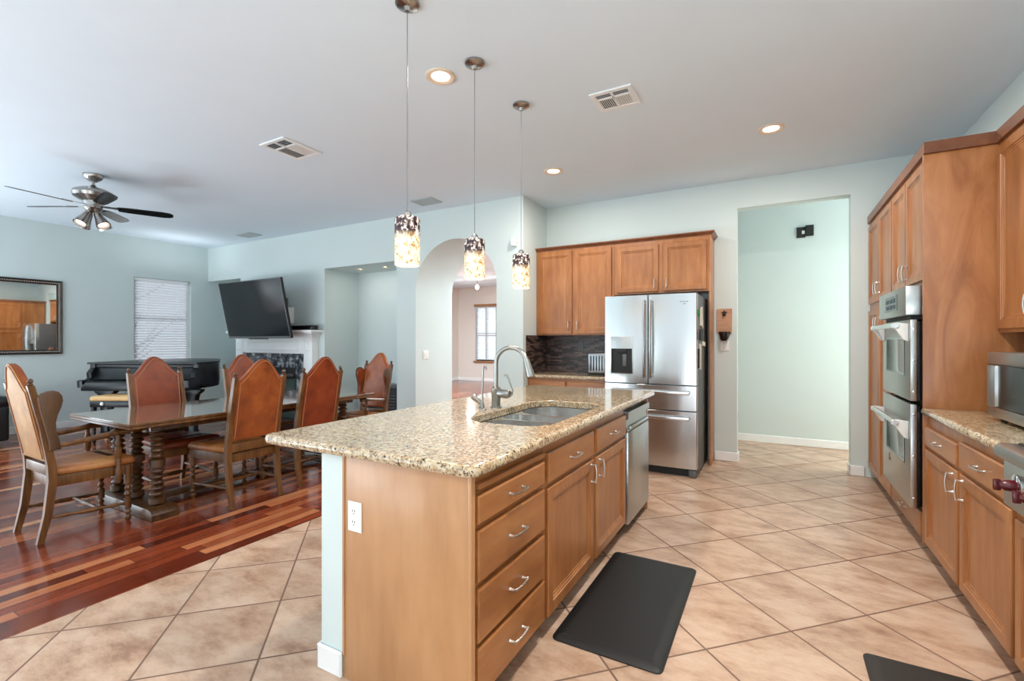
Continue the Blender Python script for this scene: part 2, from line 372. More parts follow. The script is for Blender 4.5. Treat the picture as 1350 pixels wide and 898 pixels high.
def mosaic():
    m, N, L, b = newmat('stacked_stone_mosaic'); v = coords(N, L, (1, 1, 1), (R(90), 0, 0)); t = N.new('ShaderNodeTexBrick')
    g = N.new('ShaderNodeNewGeometry'); s = N.new('ShaderNodeSeparateXYZ'); L.new(g.outputs['Position'], s.inputs[0])
    c = N.new('ShaderNodeCombineXYZ'); L.new(mathn(N, L, 'ADD', s.outputs[0], s.outputs[1]), c.inputs[0]); L.new(s.outputs[2], c.inputs[1]); L.new(c.outputs[0], t.inputs['Vector'])
    t.inputs['Scale'].default_value = 1; t.inputs['Brick Width'].default_value = .11; t.inputs['Row Height'].default_value = .021; t.inputs['Mortar Size'].default_value = .0012
    t.inputs['Color1'].default_value = (*lin(44, 30, 26), 1); t.inputs['Color2'].default_value = (*lin(124, 100, 92), 1); t.inputs['Mortar'].default_value = (*lin(16, 13, 12), 1); t.inputs['Bias'].default_value = -.25
    L.new(t.outputs['Color'], b.inputs['Base Color']); b.inputs['Roughness'].default_value = .22
    bump(N, L, b, noise(N, L, c.outputs[0], 40, 3), .5, .01); return m
M['mosaic'] = mosaic()
def shade_mat():
    m, N, L, b = newmat('art_glass_shade'); t = N.new('ShaderNodeTexCoord'); s = N.new('ShaderNodeSeparateXYZ'); L.new(t.outputs['Object'], s.inputs[0])
    n = noise(N, L, coords(N, L, (1, 1, .7)), 60, 4, .6)
    lo = ramp(N, [(.35, lin(150, 92, 40)), (.45, lin(232, 200, 150)), (.6, lin(255, 244, 222))]); L.new(n, lo.inputs[0])
    hi = ramp(N, [(.40, lin(30, 18, 26)), (.52, lin(92, 66, 62)), (.6, lin(232, 222, 212))]); L.new(noise(N, L, coords(N, L, (1, 1, 1), (.4, .2, 0)), 48, 3), hi.inputs[0])
    z = mathn(N, L, 'ADD', s.outputs[2], mathn(N, L, 'MULTIPLY', n, .05))
    mr = N.new('ShaderNodeMapRange'); mr.inputs[1].default_value = -.095; mr.inputs[2].default_value = -.055; L.new(z, mr.inputs[0])
    mx = N.new('ShaderNodeMix'); mx.data_type = 'RGBA'; L.new(mr.outputs[0], mx.inputs[0]); L.new(lo.outputs[0], mx.inputs[6]); L.new(hi.outputs[0], mx.inputs[7])
    L.new(mx.outputs[2], b.inputs['Base Color']); L.new(mx.outputs[2], b.inputs['Emission Color']); b.inputs['Emission Strength'].default_value = .24; b.inputs['Roughness'].default_value = .2
    return m
M['shade'] = shade_mat()
def emit(name, c, s):
    m, N, L, b = newmat(name); r = ramp(N, [(.3, sc(c, .97)), (.7, c)]); L.new(noise(N, L, coords(N, L), 5), r.inputs[0])
    b.inputs['Base Color'].default_value = (*c, 1); L.new(r.outputs[0], b.inputs['Emission Color']); b.inputs['Emission Strength'].default_value = s; return m
M['canglow'] = emit('lit_lamp', (1.0, .80, .58), 6.0)
M['bulbglow'] = emit('lit_fan_bulb', (1.0, .86, .72), 1.4)
M['screenglow'] = emit('oven_display', lin(40, 62, 70), .35)
def translucent(name, c, k=.5):
    m, N, L, b = newmat(name); tr = N.new('ShaderNodeBsdfTranslucent'); mx = N.new('ShaderNodeMixShader'); r = ramp(N, [(.3, sc(c, .94)), (.7, c)])
    L.new(noise(N, L, coords(N, L), 20), r.inputs[0]); L.new(r.outputs[0], b.inputs['Base Color']); L.new(r.outputs[0], tr.inputs[0]); b.inputs['Roughness'].default_value = .5
    mx.inputs[0].default_value = k; L.new(b.outputs[0], mx.inputs[1]); L.new(tr.outputs[0], mx.inputs[2]); L.new(mx.outputs[0], N['Material Output'].inputs[0]); return m
M['slat'] = translucent('white_blind_slats', lin(236, 236, 238), .45)
def pane():
    m, N, L, b = newmat('window_glass'); tr = N.new('ShaderNodeBsdfTransparent'); mx = N.new('ShaderNodeMixShader'); fr_ = N.new('ShaderNodeFresnel'); fr_.inputs[0].default_value = 1.35
    r = ramp(N, [(.3, (.95, .98, 1)), (.7, (.98, 1, 1))]); L.new(noise(N, L, coords(N, L), 2), r.inputs[0]); L.new(r.outputs[0], tr.inputs[0])
    b.inputs['Roughness'].default_value = .02; b.inputs['Metallic'].default_value = 1.0; b.inputs['Base Color'].default_value = (.9, .92, .94, 1)
    L.new(fr_.outputs[0], mx.inputs[0]); L.new(tr.outputs[0], mx.inputs[1]); L.new(b.outputs[0], mx.inputs[2]); L.new(mx.outputs[0], N['Material Output'].inputs[0]); return m
M['pane'] = pane()
def clear():
    m, N, L, b = newmat('clear_plastic'); b.inputs['Transmission Weight'].default_value = .85; b.inputs['Roughness'].default_value = .15
    r = ramp(N, [(.3, (.85, .88, .9)), (.7, (.95, .97, 1))]); L.new(noise(N, L, coords(N, L), 9), r.inputs[0]); L.new(r.outputs[0], b.inputs['Base Color']); return m
M['clear'] = clear()
def mirror_mat():
    m, N, L, b = newmat('mirror_glass'); b.inputs['Metallic'].default_value = 1; b.inputs['Roughness'].default_value = .02
    r = ramp(N, [(.3, (.86, .87, .86)), (.7, (.9, .91, .9))]); L.new(noise(N, L, coords(N, L), 2), r.inputs[0]); L.new(r.outputs[0], b.inputs['Base Color']); return m
M['mirror'] = mirror_mat()
M['frame'] = plain('beaded_dark_frame', lin(70, 58, 50), .35, .6, .5, 30)
M['bark'] = plain('tree_bark', lin(96, 78, 64), .9)
M['ground'] = plain('garden_ground', lin(150, 140, 120), .9)

# ------------------------------------------------------------------ the setting
CZ = 3.055
WL, WR, WBK = -9.35, 1.40, 5.65
struct('floor', MB().box(-2.97, 1.5, -3.0, 5.0, -.06, 0).box(-2.64, 2.3, 5.0, 7.0, -.06, 0), M['tile'])
struct('floor', MB().box(-9.45, -2.97, -3.0, 5.0, -.06, 0).box(-9.45, -2.64, 5.0, 13.0, -.06, 0), M['planks'])
struct('ceiling', MB().box(-9.5, 2.35, -3.1, 7.05, CZ, CZ+.1).box(-9.5, -2.4, 7.05, 13.0, CZ, CZ+.1), M['ceil'])
# left wall with the window opening and, nearer the camera, a glazed opening
wl = MB()
Y0w, Y1w, Z0w, Z1w = 3.80, 4.68, .80, 2.39
for a in ((-3.1, -2.0, 0, CZ), (-2.0, .8, 2.5, CZ), (-2.0, .8, 0, .15), (.8, Y0w, 0, CZ), (Y0w, Y1w, 0, Z0w), (Y0w, Y1w, Z1w, CZ), (Y1w, 5.82, 0, CZ)):
    wl.box(WL-.14, WL, a[0], a[1], a[2], a[3])
struct('wall_left', wl, M['wall'])
# fireplace wall: alcove, chimney breast, alcove, column, arched passage, end column
fw = MB()
fw.box(WL, -8.32, 4.98, 5.66, 2.43, CZ).box(-8.32, -6.11, 4.98, 5.66, 0, CZ).box(-6.11, -4.62, 4.98, 5.66, 2.44, CZ)
fw.box(WL, -4.62, 5.66, 5.81, 0, CZ)
pts = [(-4.62, 0), (-4.28, 0), (-4.28, 2.0)]
cxa, ra = -3.635, .645
for k in range(1, 24):
    a = math.pi-math.pi*k/24; pts.append((cxa+ra*math.cos(a), 2.0+ra*math.sin(a)))
pts += [(-2.99, 2.0), (-2.99, 0), (-2.62, 0), (-2.62, CZ), (-4.62, CZ)]
fw.prism(pts, lambda x, z: (x, 4.98, z), lambda x, z: (x, 5.81, z))
struct('wall_fireplace', fw, M['wall'])
# kitchen back wall with the hall opening
bw = MB(); bw.box(-2.62, -.35, WBK, 5.80, 0, CZ).box(-.35, .66, WBK, 5.80, 2.755, CZ).box(.66, 1.5, WBK, 5.80, 0, CZ)
struct('wall_back', bw, M['wall'])
struct('wall_hall', MB().box(-1.3, 2.3, 6.90, 7.0, 0, CZ).box(-1.4, -1.3, 5.8, 7.0, 0, CZ).box(2.2, 2.3, 5.8, 7.0, 0, CZ).box(1.5, 2.3, 5.7, 5.8, 0, CZ), M['wall'])
struct('wall_right', MB().box(WR, WR+.1, -3.0, WBK, 0, CZ), M['wall'])
wr = MB()
xs = [(-9.5, -8.5), (-5.5, -3.1), (-1.4, -.95), (1.15, 1.5)]
for a, b_ in xs: wr.box(a, b_, -3.1, -3.0, 0, CZ)
for a, b_ in ((-8.5, -5.5), (-3.1, -1.4), (-.95, 1.15)): wr.box(a, b_, -3.1, -3.0, 2.5, CZ)
struct('wall_rear', wr, M['wall'])
# the room beyond the arch
fr = MB()
fx0, fx1, fz0, fz1 = -8.52, -7.3, .66, 2.42
fr.box(-9.45, fx0, 12.85, 12.97, 0, CZ).box(fx1, -2.4, 12.85, 12.97, 0, CZ).box(fx0, fx1, 12.85, 12.97, 0, fz0).box(fx0, fx1, 12.85, 12.97, fz1, CZ)
fr.box(-9.45, -9.2, 5.82, 9.6, 0, CZ).box(-9.45, -9.2, 12.35, 12.85, 0, CZ).box(-9.45, -9.2, 9.6, 12.35, 0, fz0).box(-9.45, -9.2, 9.6, 12.35, fz1, CZ)
fr.box(-2.5, -2.4, 7.05, 12.85, 0, CZ).box(-2.62, -2.5, 5.80, 12.85, 0, CZ)
struct('wall_far', fr, M['wall_cream'])
struct('trim', MB().box(-9.2, -2.62, 10.7, 10.9, 2.97, CZ), M['ceil'])
# baseboards
def bb(name, segs):
    mb = MB()
    for x0, x1, y0, y1 in segs: mb.box(x0, x1, y0, y1, 0, .1, .006, 1)
    struct(name, mb, M['white'])
bb('baseboard_back', [(-.575, -.337, 5.635, WBK-.0005), (-.349, -.335, 5.635, 5.80), (.645, .77, 5.635, WBK-.0005), (.645, .659, 5.635, 5.80)])
bb('baseboard_hall', [(-1.299, 2.2, 6.885, 6.8995)])
bb('baseboard_left', [(WL+.0005, WL+.016, .8, 5.655)])
bb('baseboard_fireplace', [(-4.62, -4.28, 4.965, 4.9795), (-4.279, -4.264, 4.965, 5.81), (-2.99, -2.62, 4.965, 4.9795), (-6.109, -4.62, 5.645, 5.6595), (-6.1095, -6.095, 4.98, 5.645), (-8.335, -8.3205, 4.98, 5.645), (WL+.02, -8.32, 5.645, 5.6595)])
bb('baseboard_far', [(-9.2, -2.62, 12.832, 12.8495), (-9.1995, -9.182, 5.82, 12.83)])
# windows: left wall (white frame, sash rail, pane), far room
def window(name, f, u0, u1, v0, v1, depth, bars_u=(), bars_v=(), thick=.045, mat='white'):
    # f(u, v, w) -> corner; w grows to the inside
    def bx(mb, ua, ub, va, vb, wa, wb_):
        p, q = f(ua, va, wa), f(ub, vb, wb_)
        mb.box(min(p[0], q[0]), max(p[0], q[0]), min(p[1], q[1]), max(p[1], q[1]), min(p[2], q[2]), max(p[2], q[2]), .003, 1)
    mb = MB(); t = thick
    bx(mb, u0, u0+t, v0, v1, 0, depth); bx(mb, u1-t, u1, v0, v1, 0, depth); bx(mb, u0+t, u1-t, v1-t, v1, 0, depth); bx(mb, u0+t, u1-t, v0, v0+t, 0, depth)
    o = struct(name, mb, M[mat])
    m2 = MB()
    for u in bars_u: bx(m2, u-.014, u+.014, v0+t, v1-t, .01, depth*.8)
    for v in bars_v: bx(m2, u0+t, u1-t, v-.018, v+.018, .01, depth*.8)
    if bars_u or bars_v: m2.build('sash_bar', M[mat], o)
    m3 = MB(); bx(m3, u0+t, u1-t, v0+t, v1-t, 0, .005); m3.build('pane', M['pane'], o)
    return o
window('window_1', lambda u, v, w: (WL-.13+w, u, v), Y0w+.001, Y1w-.001, Z0w+.001, Z1w-.001, .06, (), (1.70,))
window('window_2', lambda u, v, w: (u, 12.96-w, v), fx0+.001, fx1-.001, fz0+.001, fz1-.001, .06, (fx0+.42, fx0+.84), (1.48,), .05, 'bronze')
window('window_3', lambda u, v, w: (-9.44+w, u, v), 9.601, 12.349, fz0+.001, fz1-.001, .06, (10.5, 11.4), (1.48,), .05, 'bronze')
struct('trim', MB().box(fx0-.04, fx1+.04, 12.77, 12.8495, fz0-.05, fz0-.001, .004).box(fx0-.03, fx1+.03, 12.80, 12.8495, fz1+.001, fz1+.07, .004), M['maple_x'])
struct('window_4', MB().box(-8.49, -5.51, -3.08, -3.03, .01, .06).box(-8.49, -5.51, -3.08, -3.03, 2.44, 2.49).box(-7.03, -6.97, -3.08, -3.03, .06, 2.44), M['white'])
struct('window_5', MB().box(-3.09, -1.41, -3.08, -3.03, .01, .06).box(-3.09, -1.41, -3.08, -3.03, 2.44, 2.49).box(-2.28, -2.22, -3.08, -3.03, .06, 2.44), M['white'])
struct('window_6', MB().box(-.94, 1.14, -3.08, -3.03, .01, .06).box(-.94, 1.14, -3.08, -3.03, 2.44, 2.49).box(.07, .13, -3.08, -3.03, .06, 2.44), M['white'])
struct('window_7', MB().box(WL-.1, WL-.05, -1.99, .79, .16, .2).box(WL-.1, WL-.05, -1.99, .79, 2.45, 2.49).box(WL-.1, WL-.05, -.63, -.57, .2, 2.45), M['white'])

# blinds
def blind(label, f, u0, u1, v0, v1, n, tilt, group=None, cord=True):
    def bx(mb, ua, ub, va, vb, wa, wb_):
        p, q = f(ua, va, wa), f(ub, vb, wb_)
        mb.box(min(p[0], q[0]), max(p[0], q[0]), min(p[1], q[1]), max(p[1], q[1]), min(p[2], q[2]), max(p[2], q[2]), .003, 1)
    c = f((u0+u1)/2, v0, .02); t = thing('window_blind', label, 'blind', c, group)
    mb = MB(); bx(mb, u0, u1, v1-.05, v1, 0, .05); mb.build('headrail', M['white'], t)
    mb = MB(); bx(mb, u0, u1, v0, v0+.03, .005, .045); mb.build('bottom_rail', M['white'], t)
    mb = MB(); hw = .024
    for i in range(n):
        v = v0+.045+(v1-v0-.11)*i/(n-1)
        dz, dw = hw*math.sin(tilt), hw*math.cos(tilt)
        b = bmesh.new(); vs = [b.verts.new(f(u, v+s*dz+e, .025+s*dw)) for e in (0, .0025) for u, s in ((u0, -1), (u1, -1), (u1, 1), (u0, 1))]
        for q in ((0, 1, 2, 3), (7, 6, 5, 4), (0, 4, 5, 1), (1, 5, 6, 2), (2, 6, 7, 3), (3, 7, 4, 0)): b.faces.new([vs[k] for k in q])
        bmesh.ops.recalc_face_normals(b, faces=b.faces); mb._app(b)
    mb.build('slats', M['slat'], t, 0)
    if not cord:
        mb = MB()
        for k in (0, 1/3, 2/3, 1):
            u = u0+.015+(u1-u0-.03)*k; bx(mb, u-.015, u+.015, v0, v1, .053, .075)
        for v in (v0+.015, (v0+v1)/2, v1-.015): bx(mb, u0, u1, v-.012, v+.012, .053, .072)
        mb.build('shutter_frame', M['vent_grey'], t)
    if cord:
        mb = MB()
        for k in (.2, .8):
            u = u0+(u1-u0)*k; mb.cyl(f(u, v0+.03, .052), f(u, v1-.05, .052), .0022, seg=6)
        mb.build('ladder_cord', M['white'], t)
    return t
blind('white venetian blind in the window behind the black piano', lambda u, v, w: (WL-.064+w, u, v), Y0w+.01, Y1w-.05, Z0w+.05, Z1w-.004, 33, R(48))

# garden behind the left window: bare-branched tree
tr = thing('garden_tree', 'bare branching tree outside the window behind the blind', 'tree', (-11.6, 4.4, -.06))
mb = MB(); mb.tube([(-11.6, 4.4, -.06), (-11.55, 4.45, .9), (-11.6, 4.5, 1.8), (-11.5, 4.35, 2.6), (-11.5, 4.2, 3.4)], [.10, .09, .075, .06, .03]); mb.build('trunk', M['bark'], tr)
mb = MB(); rnd = random.Random(3)
for k in range(16):
    z = rnd.uniform(.7, 2.6); a = rnd.uniform(-1, 1)*1.2; L_ = rnd.uniform(.7, 1.3); p = Vector((-11.58, 4.44, z)); d = Vector((rnd.uniform(-.3, .3), math.sin(a)*1.0 if abs(a) > .3 else .8*(1 if k % 2 else -1), rnd.uniform(.3, .9)))
    q = p+d*L_*.5+Vector((0, 0, -.08)); mb.tube([p, q, p+d*L_], [.035, .022, .008], 7)
mb.build('branches', M['bark'], tr)
struct('floor', MB().box(-14, -9.5, 0, 9, -.12, -.06), M['ground'])

# ------------------------------------------------------------------ cabinet helpers
DOOR = [(0, 0), (0, .014), (.003, .018), (.050, .018), (.053, .0125), (.060, .0125), (.063, .0085), (.070, .0085), (.076, .005), (.082, .005)]
DRAWER = [(0, 0), (0, .016), (.006, .021)]
FX = lambda x, s: (lambda u, v, w: (x+s*w, u, v))       # face plane x = const, outward s
FY = lambda y: (lambda u, v, w: (u, y-w, v))             # face plane facing -y
def fbox(mb, f, ua, ub, va, vb, wa, wb_, bev=.0):
    p, q = f(ua, va, wa), f(ub, vb, wb_)
    mb.box(min(p[0], q[0]), max(p[0], q[0]), min(p[1], q[1]), max(p[1], q[1]), min(p[2], q[2]), max(p[2], q[2]), bev, 1)
def handle(f, u, v, L_, vert, parent, out=.030, r=.0046, w0=.0195, mat=None):
    mb = MB(); P = []
    for k in range(9):
        t = -1+2*k/8; a = t*L_/2; w = w0+out*(1-.22*t*t)
        P.append(f(u, v+a, w) if vert else f(u+a, v, w))
    mb.tube(P, [r*1.25]+[r]*7+[r*1.25], 8)
    for s in (-1, 1):
        a = s*L_*.46; p0 = f(u, v+a, w0-.001) if vert else f(u+a, v, w0-.001); p1 = f(u, v+a, w0+out*.80) if vert else f(u+a, v, w0+out*.80)
        mb.turn(p0, p1, [(r*1.7, 0), (r*1.1, .25), (r*1.1, 1)], 8)
    return mb.build('handle', mat or M['nickel'], parent)
def body(f, u0, u1, v0, v1, depth, parent, mat, toe=True, toe_in=.06, name='body', sides=(True, True)):
    mb = MB(); t = .018
    fbox(mb, f, u0, u1, v0, v1, -.02, 0)
    fbox(mb, f, u0, u0+t, v0, v1, -depth, -.02); fbox(mb, f, u1-t, u1, v0, v1, -depth, -.02)
    fbox(mb, f, u0+t, u1-t, v0, v0+t, -depth, -.02); fbox(mb, f, u0+t, u1-t, v0, v1, -depth, -depth+.01)
    o = mb.build(name, mat, parent, 0)
    if toe:
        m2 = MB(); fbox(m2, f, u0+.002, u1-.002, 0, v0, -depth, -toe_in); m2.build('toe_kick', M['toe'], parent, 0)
    return o
def door(f, u0, u1, v0, v1, parent, hd=None, mat=None, hl=.1):
    o = MB().panel(f, u0, u1, v0, v1, DOOR).build('door', mat or M['maple'], parent, 20)
    if hd: handle(f, hd[0], hd[1], hl, True, o)
    return o
def drawer(f, u0, u1, v0, v1, parent, hl=.1, mat=None, hu=None):
    o = MB().panel(f, u0, u1, v0, v1, DRAWER).build('drawer', mat or M['maple_h'], parent, 20)
    handle(f, hu or (u0+u1)/2, (v0+v1)/2, hl, False, o)
    return o

# ------------------------------------------------------------------ kitchen island
IX = -.885; fI = FX(IX, 1)
sw = MB().box(-1.60, -1.478, 1.29, 3.76, 0, .8715); struct('wall_island', sw, M['wall'])
bb('baseboard_island', [(-1.615, -1.474, 1.275, 1.2895), (-1.6155, -1.6005, 1.275, 3.76)])
c1 = thing('base_cabinet', 'maple island cabinet with four stacked drawers and flat end panel', 'cabinet', (-1.17, 1.58, 0))
body(fI, 1.31, 1.865, .09, .871, .58, c1, M['maple_h'])
MB().box(-1.474, -.868, 1.290, 1.309, .0, .871, .002).box(-1.476, -1.466, 1.286, 1.2895, .09, .871).box(-.882, -.868, 1.285, 1.2895, .0, .871, .001).build('end_panel', M['maple_light'], c1)
for a, b_ in ((.698, .795), (.502, .676), (.298, .478), (.108, .280)): drawer(fI, 1.325, 1.850, a, b_, c1, .11)
ob = MB(); fbox(ob, fI, 1.328, 1.845, .818, .836, 0, .022, .002); ob.build('cutting_board', M['maple_h'], c1)
c2 = thing('base_cabinet', 'maple island sink cabinet with two doors beside the dishwasher', 'cabinet', (-1.17, 2.5, 0))
body(fI, 1.868, 3.138, .09, .871, .58, c2, M['maple_h'])
for a, b_ in ((1.888, 2.485), (2.530, 3.125)):
    o = MB().panel(fI, a, b_, .690, .822, DRAWER).build('false_drawer_front', M['maple_h'], c2, 20); handle(fI, (a+b_)/2, .755, .11, False, o)
door(fI, 1.888, 2.485, .098, .665, c2, (2.44, .60)); door(fI, 2.530, 3.125, .098, .665, c2, (2.575, .60))
# dishwasher
dw = thing('dishwasher', 'stainless dishwasher built into the far end of the island', 'dishwasher', (-1.15, 3.44, 0))
MB().box(-1.46, -.90, 3.145, 3.735, .10, .868).build('tub', M['fridge_side'], dw)
MB().box(-1.40, -.93, 3.15, 3.73, .0, .099).build('toe_kick', M['black'], dw)
MB().box(-.899, -.855, 3.148, 3.735, .075, .70, .006).build('door', M['steel_d'], dw)
o = MB().prism([(-.899, .703), (-.862, .703), (-.872, .735), (-.872, .78), (-.852, .792), (-.852, .838), (-.899, .838)], lambda x, z: (x, 3.148, z), lambda x, z: (x, 3.735, z)).build('control_panel', M['steel_d'], dw)
MB().box(-.871, -.845, 3.19, 3.69, .712, .737, .008).build('handle', M['steel_d'], o)
MB().box(-1.476, -.868, 3.738, 3.757, 0, .871, .002).build('end_panel', M['maple_light'], c2)

# island countertop with the sink cut-out
sx0, sx1, sy0, sy1 = -1.41, -.945, 1.985, 2.925
out = rrect(-1.955, -.838, 1.257, 3.90, .045, 5); hole0 = rrect(sx0, sx1, sy0, sy1, .15, 8)
hole = lambda i: hole0(-i)
EDGE = [(.021, .912), (.016, .912), (.007, .909), (.002, .902), (0, .892), (.002, .882), (.008, .8735), (.014, .872)]
ct = MB(); ct.slab(out, [lambda i: hole0(-(.008 if i > .02 else .004 if i > .012 else 0))], EDGE)
tag(ct.build('granite_countertop', M['granite'], None, 40), 'speckled beige granite top of the kitchen island with sink cut-out', 'countertop')
# sink: rim with three bowls
sk = thing('kitchen_sink', 'stainless triple-bowl sink set in the island countertop', 'sink', (-1.18, 2.455, .68))
bowls = [(sx0+.004, sx1-.004, 1.989, 2.325, .145, .185), (sx0+.012, sx1-.035, 2.345, 2.535, .08, .12), (sx0+.004, sx1-.004, 2.555, 2.921, .145, .185)]
rim = MB(); rim.slab(rrect(sx0-.02, sx1+.02, sy0-.02, sy1+.02, .16, 8), [(lambda b_: (lambda i: rrect(b_[0], b_[1], b_[2], b_[3], b_[4], 8)(0)))(b_) for b_ in bowls], [(0, .8705), (0, .866)])
rim.build('rim', M['steel_s'], sk)
for b_ in bowls:
    fn = rrect(*b_[:5], 8); mb = MB(); d = b_[5]
    mb.rings(fn, [(0, .868), (.004, .868-d*.6), (.012, .868-d*.9), (.04, .868-d), (.07, .868-d-.003)], lambda u, v, w: (u, v, w), True, False)
    o = mb.build('bowl', M['steel_s'], sk, 60)
    cxb, cyb = (b_[0]+b_[1])/2, (b_[2]+b_[3])/2
    MB().lathe([(.042, .0), (.042, .004), (.03, .006), (.012, .003)], 18, Matrix.Translation((cxb, cyb, .868-d-.003))).build('drain', M['nickel_d'], o)
# faucet
fa = thing('kitchen_faucet', 'tall satin nickel gooseneck faucet behind the island sink', 'faucet', (-1.478, 2.455, .912))
X, Y = -1.478, 2.455
MB().lathe([(.034, .912), (.034, .918), (.027, .922), (.027, .995), (.030, 1.0), (.030, 1.03), (.022, 1.036), (.014, 1.042)], 20, Matrix.Translation((X, Y, 0))).build('base', M['faucet'], fa)
P = [(X, Y, 1.03), (X, Y, 1.12), (X, Y, 1.18)]
for k in range(1, 13):
    a = math.pi-math.pi*.88*k/12; P.append((X+.105+.105*math.cos(a), Y, 1.18+.098*math.sin(a)))
ex = P[-1]; P += [(ex[0]+.012, Y, ex[2]-.03)]
MB().tube(P, .0135, 12).build('spout', M['faucet'], fa)
MB().turn((ex[0]+.004, Y, ex[2]-.005), (ex[0]+.036, Y, ex[2]-.105), [(.015, 0), (.019, .2), (.021, .55), (.025, .9), (.025, 1)], 14).build('spray_head', M['faucet'], fa)
hh = MB().turn((X+.02, Y, 1.0), (X+.105, Y-.012, 1.0), [(.024, 0), (.027, .3), (.027, .8), (.018, 1)], 16).build('valve', M['faucet'], fa)
MB().tube([(X+.095, Y-.012, .99), (X+.118, Y-.012, 1.0), (X+.122, Y-.012, 1.02), (X+.10, Y-.012, 1.075), (X+.082, Y-.012, 1.115), (X+.066, Y-.012, 1.112)], [.006, .006, .0055, .005, .005, .007], 8).build('lever', M['faucet'], hh)
fs = thing('filter_faucet', 'thin upright filter tap with small hooked tip left of the gooseneck faucet', 'faucet', (-1.50, 2.34, .912))
MB().lathe([(.022, .912), (.022, .917), (.010, .922), (.009, .945)], 14, Matrix.Translation((-1.50, 2.34, 0))).build('base', M['faucet'], fs)
MB().tube([(-1.50, 2.34, .94), (-1.502, 2.34, 1.03), (-1.498, 2.34, 1.13), (-1.496, 2.34, 1.158), (-1.487, 2.34, 1.168), (-1.477, 2.34, 1.163), (-1.473, 2.34, 1.148)], .0055, 8).build('spout', M['faucet'], fs)
sd = thing('soap_dispenser', 'short nickel soap dispenser tilted beside the filter tap', 'dispenser', (-1.55, 2.40, .912))
MB().lathe([(.020, .912), (.020, .917), (.011, .921), (.011, .945)], 14, Matrix.Translation((-1.55, 2.40, 0))).build('base', M['faucet'], sd)
MB().turn((-1.55, 2.40, .938), (-1.60, 2.385, .985), [(.012, 0), (.014, .3), (.022, .75), (.022, .95), (.014, 1)], 14).build('pump_head', M['nickel_d'], sd)
# outlet on the island end panel
def outlet(f, u, v, label, w=.072, h=.115, mat='plastic', kind='outlet', slots=True, group=None):
    t = thing('wall_outlet' if kind == 'outlet' else 'light_switch', label, kind, f(u, v-h/2, .001), group)
    MB().panel(f, u-w/2, u+w/2, v-h/2, v+h/2, [(0, .0005), (0, .004), (.004, .007)]).build('cover_plate', M[mat], t)
    if kind == 'outlet':
        for s in (-1, 1):
            mb = MB(); mb.rings(lambda i: [(u+(.017-i)*math.cos(a)*(1), v+s*.021+(.0155-i)*math.sin(a)) for a in [2*math.pi*k/16 for k in range(16)]], [(0, .006), (.001, .0085)], f); o = mb.build('socket', M[mat], t)
            m2 = MB()
            for du in (-.006, .006): fbox(m2, f, u+du-.0012, u+du+.0012, v+s*.021-.001, v+s*.021+.008, .0082, .0092)
            fbox(m2, f, u-.002, u+.002, v+s*.021-.010, v+s*.021-.006, .0082, .0092); m2.build('slot', M['blackmatte'], o, 0)
    else:
        n = 2 if w > .1 else 1
        for i in range(n):
            uc = u+(i-(n-1)/2)*.046; m2 = MB(); m2.panel(f, uc-.016, uc+.016, v-.033, v+.033, [(0, .006), (.002, .010)]).build('rocker', M[mat], t)
    return t
outlet(FY(1.2895), -1.408, .642, 'white duplex outlet plate on the island end panel')

# ------------------------------------------------------------------ right-hand run
RX = .81; fR = FX(RX, -1)
ca = thing('base_cabinet', 'maple base cabinet with drawer over door directly beside the wall ovens', 'cabinet', (1.1, 3.4, 0))
body(fR, 3.092, 3.697, .09, .871, .58, ca, M['maple'])
drawer(fR, 3.108, 3.682, .692, .805, ca); door(fR, 3.108, 3.682, .105, .670, ca, (3.165, .60))
cb = thing('base_cabinet', 'maple base cabinet with drawer over door between oven-side cabinet and cooktop', 'cabinet', (1.1, 2.8, 0))
body(fR, 2.486, 3.090, .09, .871, .58, cb, M['maple'])
drawer(fR, 2.502, 3.075, .692, .825, cb); door(fR, 2.502, 3.075, .105, .670, cb, (3.02, .60))
cc = thing('base_cabinet', 'maple double-door cabinet under the red-knobbed cooktop', 'cabinet', (1.1, 2.0, 0))
body(fR, 1.57, 2.483, .09, .665, .58, cc, M['maple'])
door(fR, 2.035, 2.468, .105, .650, cc, (2.08, .58)); door(fR, 1.585, 2.015, .105, .650, cc, (1.97, .58))
rt = thing('cooktop', 'stainless pro-style cooktop with dark red knobs at the right edge', 'cooktop', (1.07, 2.02, .67))
MB().box(.80, 1.38, 1.575, 2.478, .672, .868).box(.80, 1.39, 1.575, 2.478, .868, .93, .003).build('body', M['steel_d'], rt)
MB().box(.765, .7995, 1.575, 2.478, .70, .872, .004).build('control_panel', M['steel_d'], rt)
MB().prism([(.7995, .874), (.752, .874), (.738, .886), (.735, .905), (.742, .922), (.76, .931), (.7995, .931)], lambda x, z: (x, 1.575, z), lambda x, z: (x, 2.478, z)).build('bullnose', M['steel_d'], rt)
mb = MB()
mb.box(.80, 1.375, 1.59, 2.463, .9305, .937, .002)
for k in range(9):
    y = 1.64+k*.098; mb.box(.83, 1.35, y-.006, y+.006, .948, .962, .003)
for x in (.84, 1.09, 1.34): mb.box(x-.006, x+.006, 1.62, 2.44, .94, .954, .003)
mb.build('grate', M['blackmatte'], rt)
for y in (2.36, 2.20, 2.02, 1.84, 1.68):
    k = MB().turn((.766, y, .795), (.715, y, .795), [(.028, 0), (.028, .12), (.021, .2), (.019, .7), (.013, .9), (.009, 1)], 18).build('knob', M['red'], rt)
    MB().box(.70, .722, y-.006, y+.006, .774, .816, .004).build('grip', M['red'], k)
    MB().turn((.7655, y, .795), (.757, y, .795), [(.042, 0), (.042, .6), (.036, 1)], 20).build('bezel', M['chrome'], k)
ctr = MB(); ctr.slab(rrect(.776, 1.398, 2.484, 3.696, .012, 3), [], EDGE)
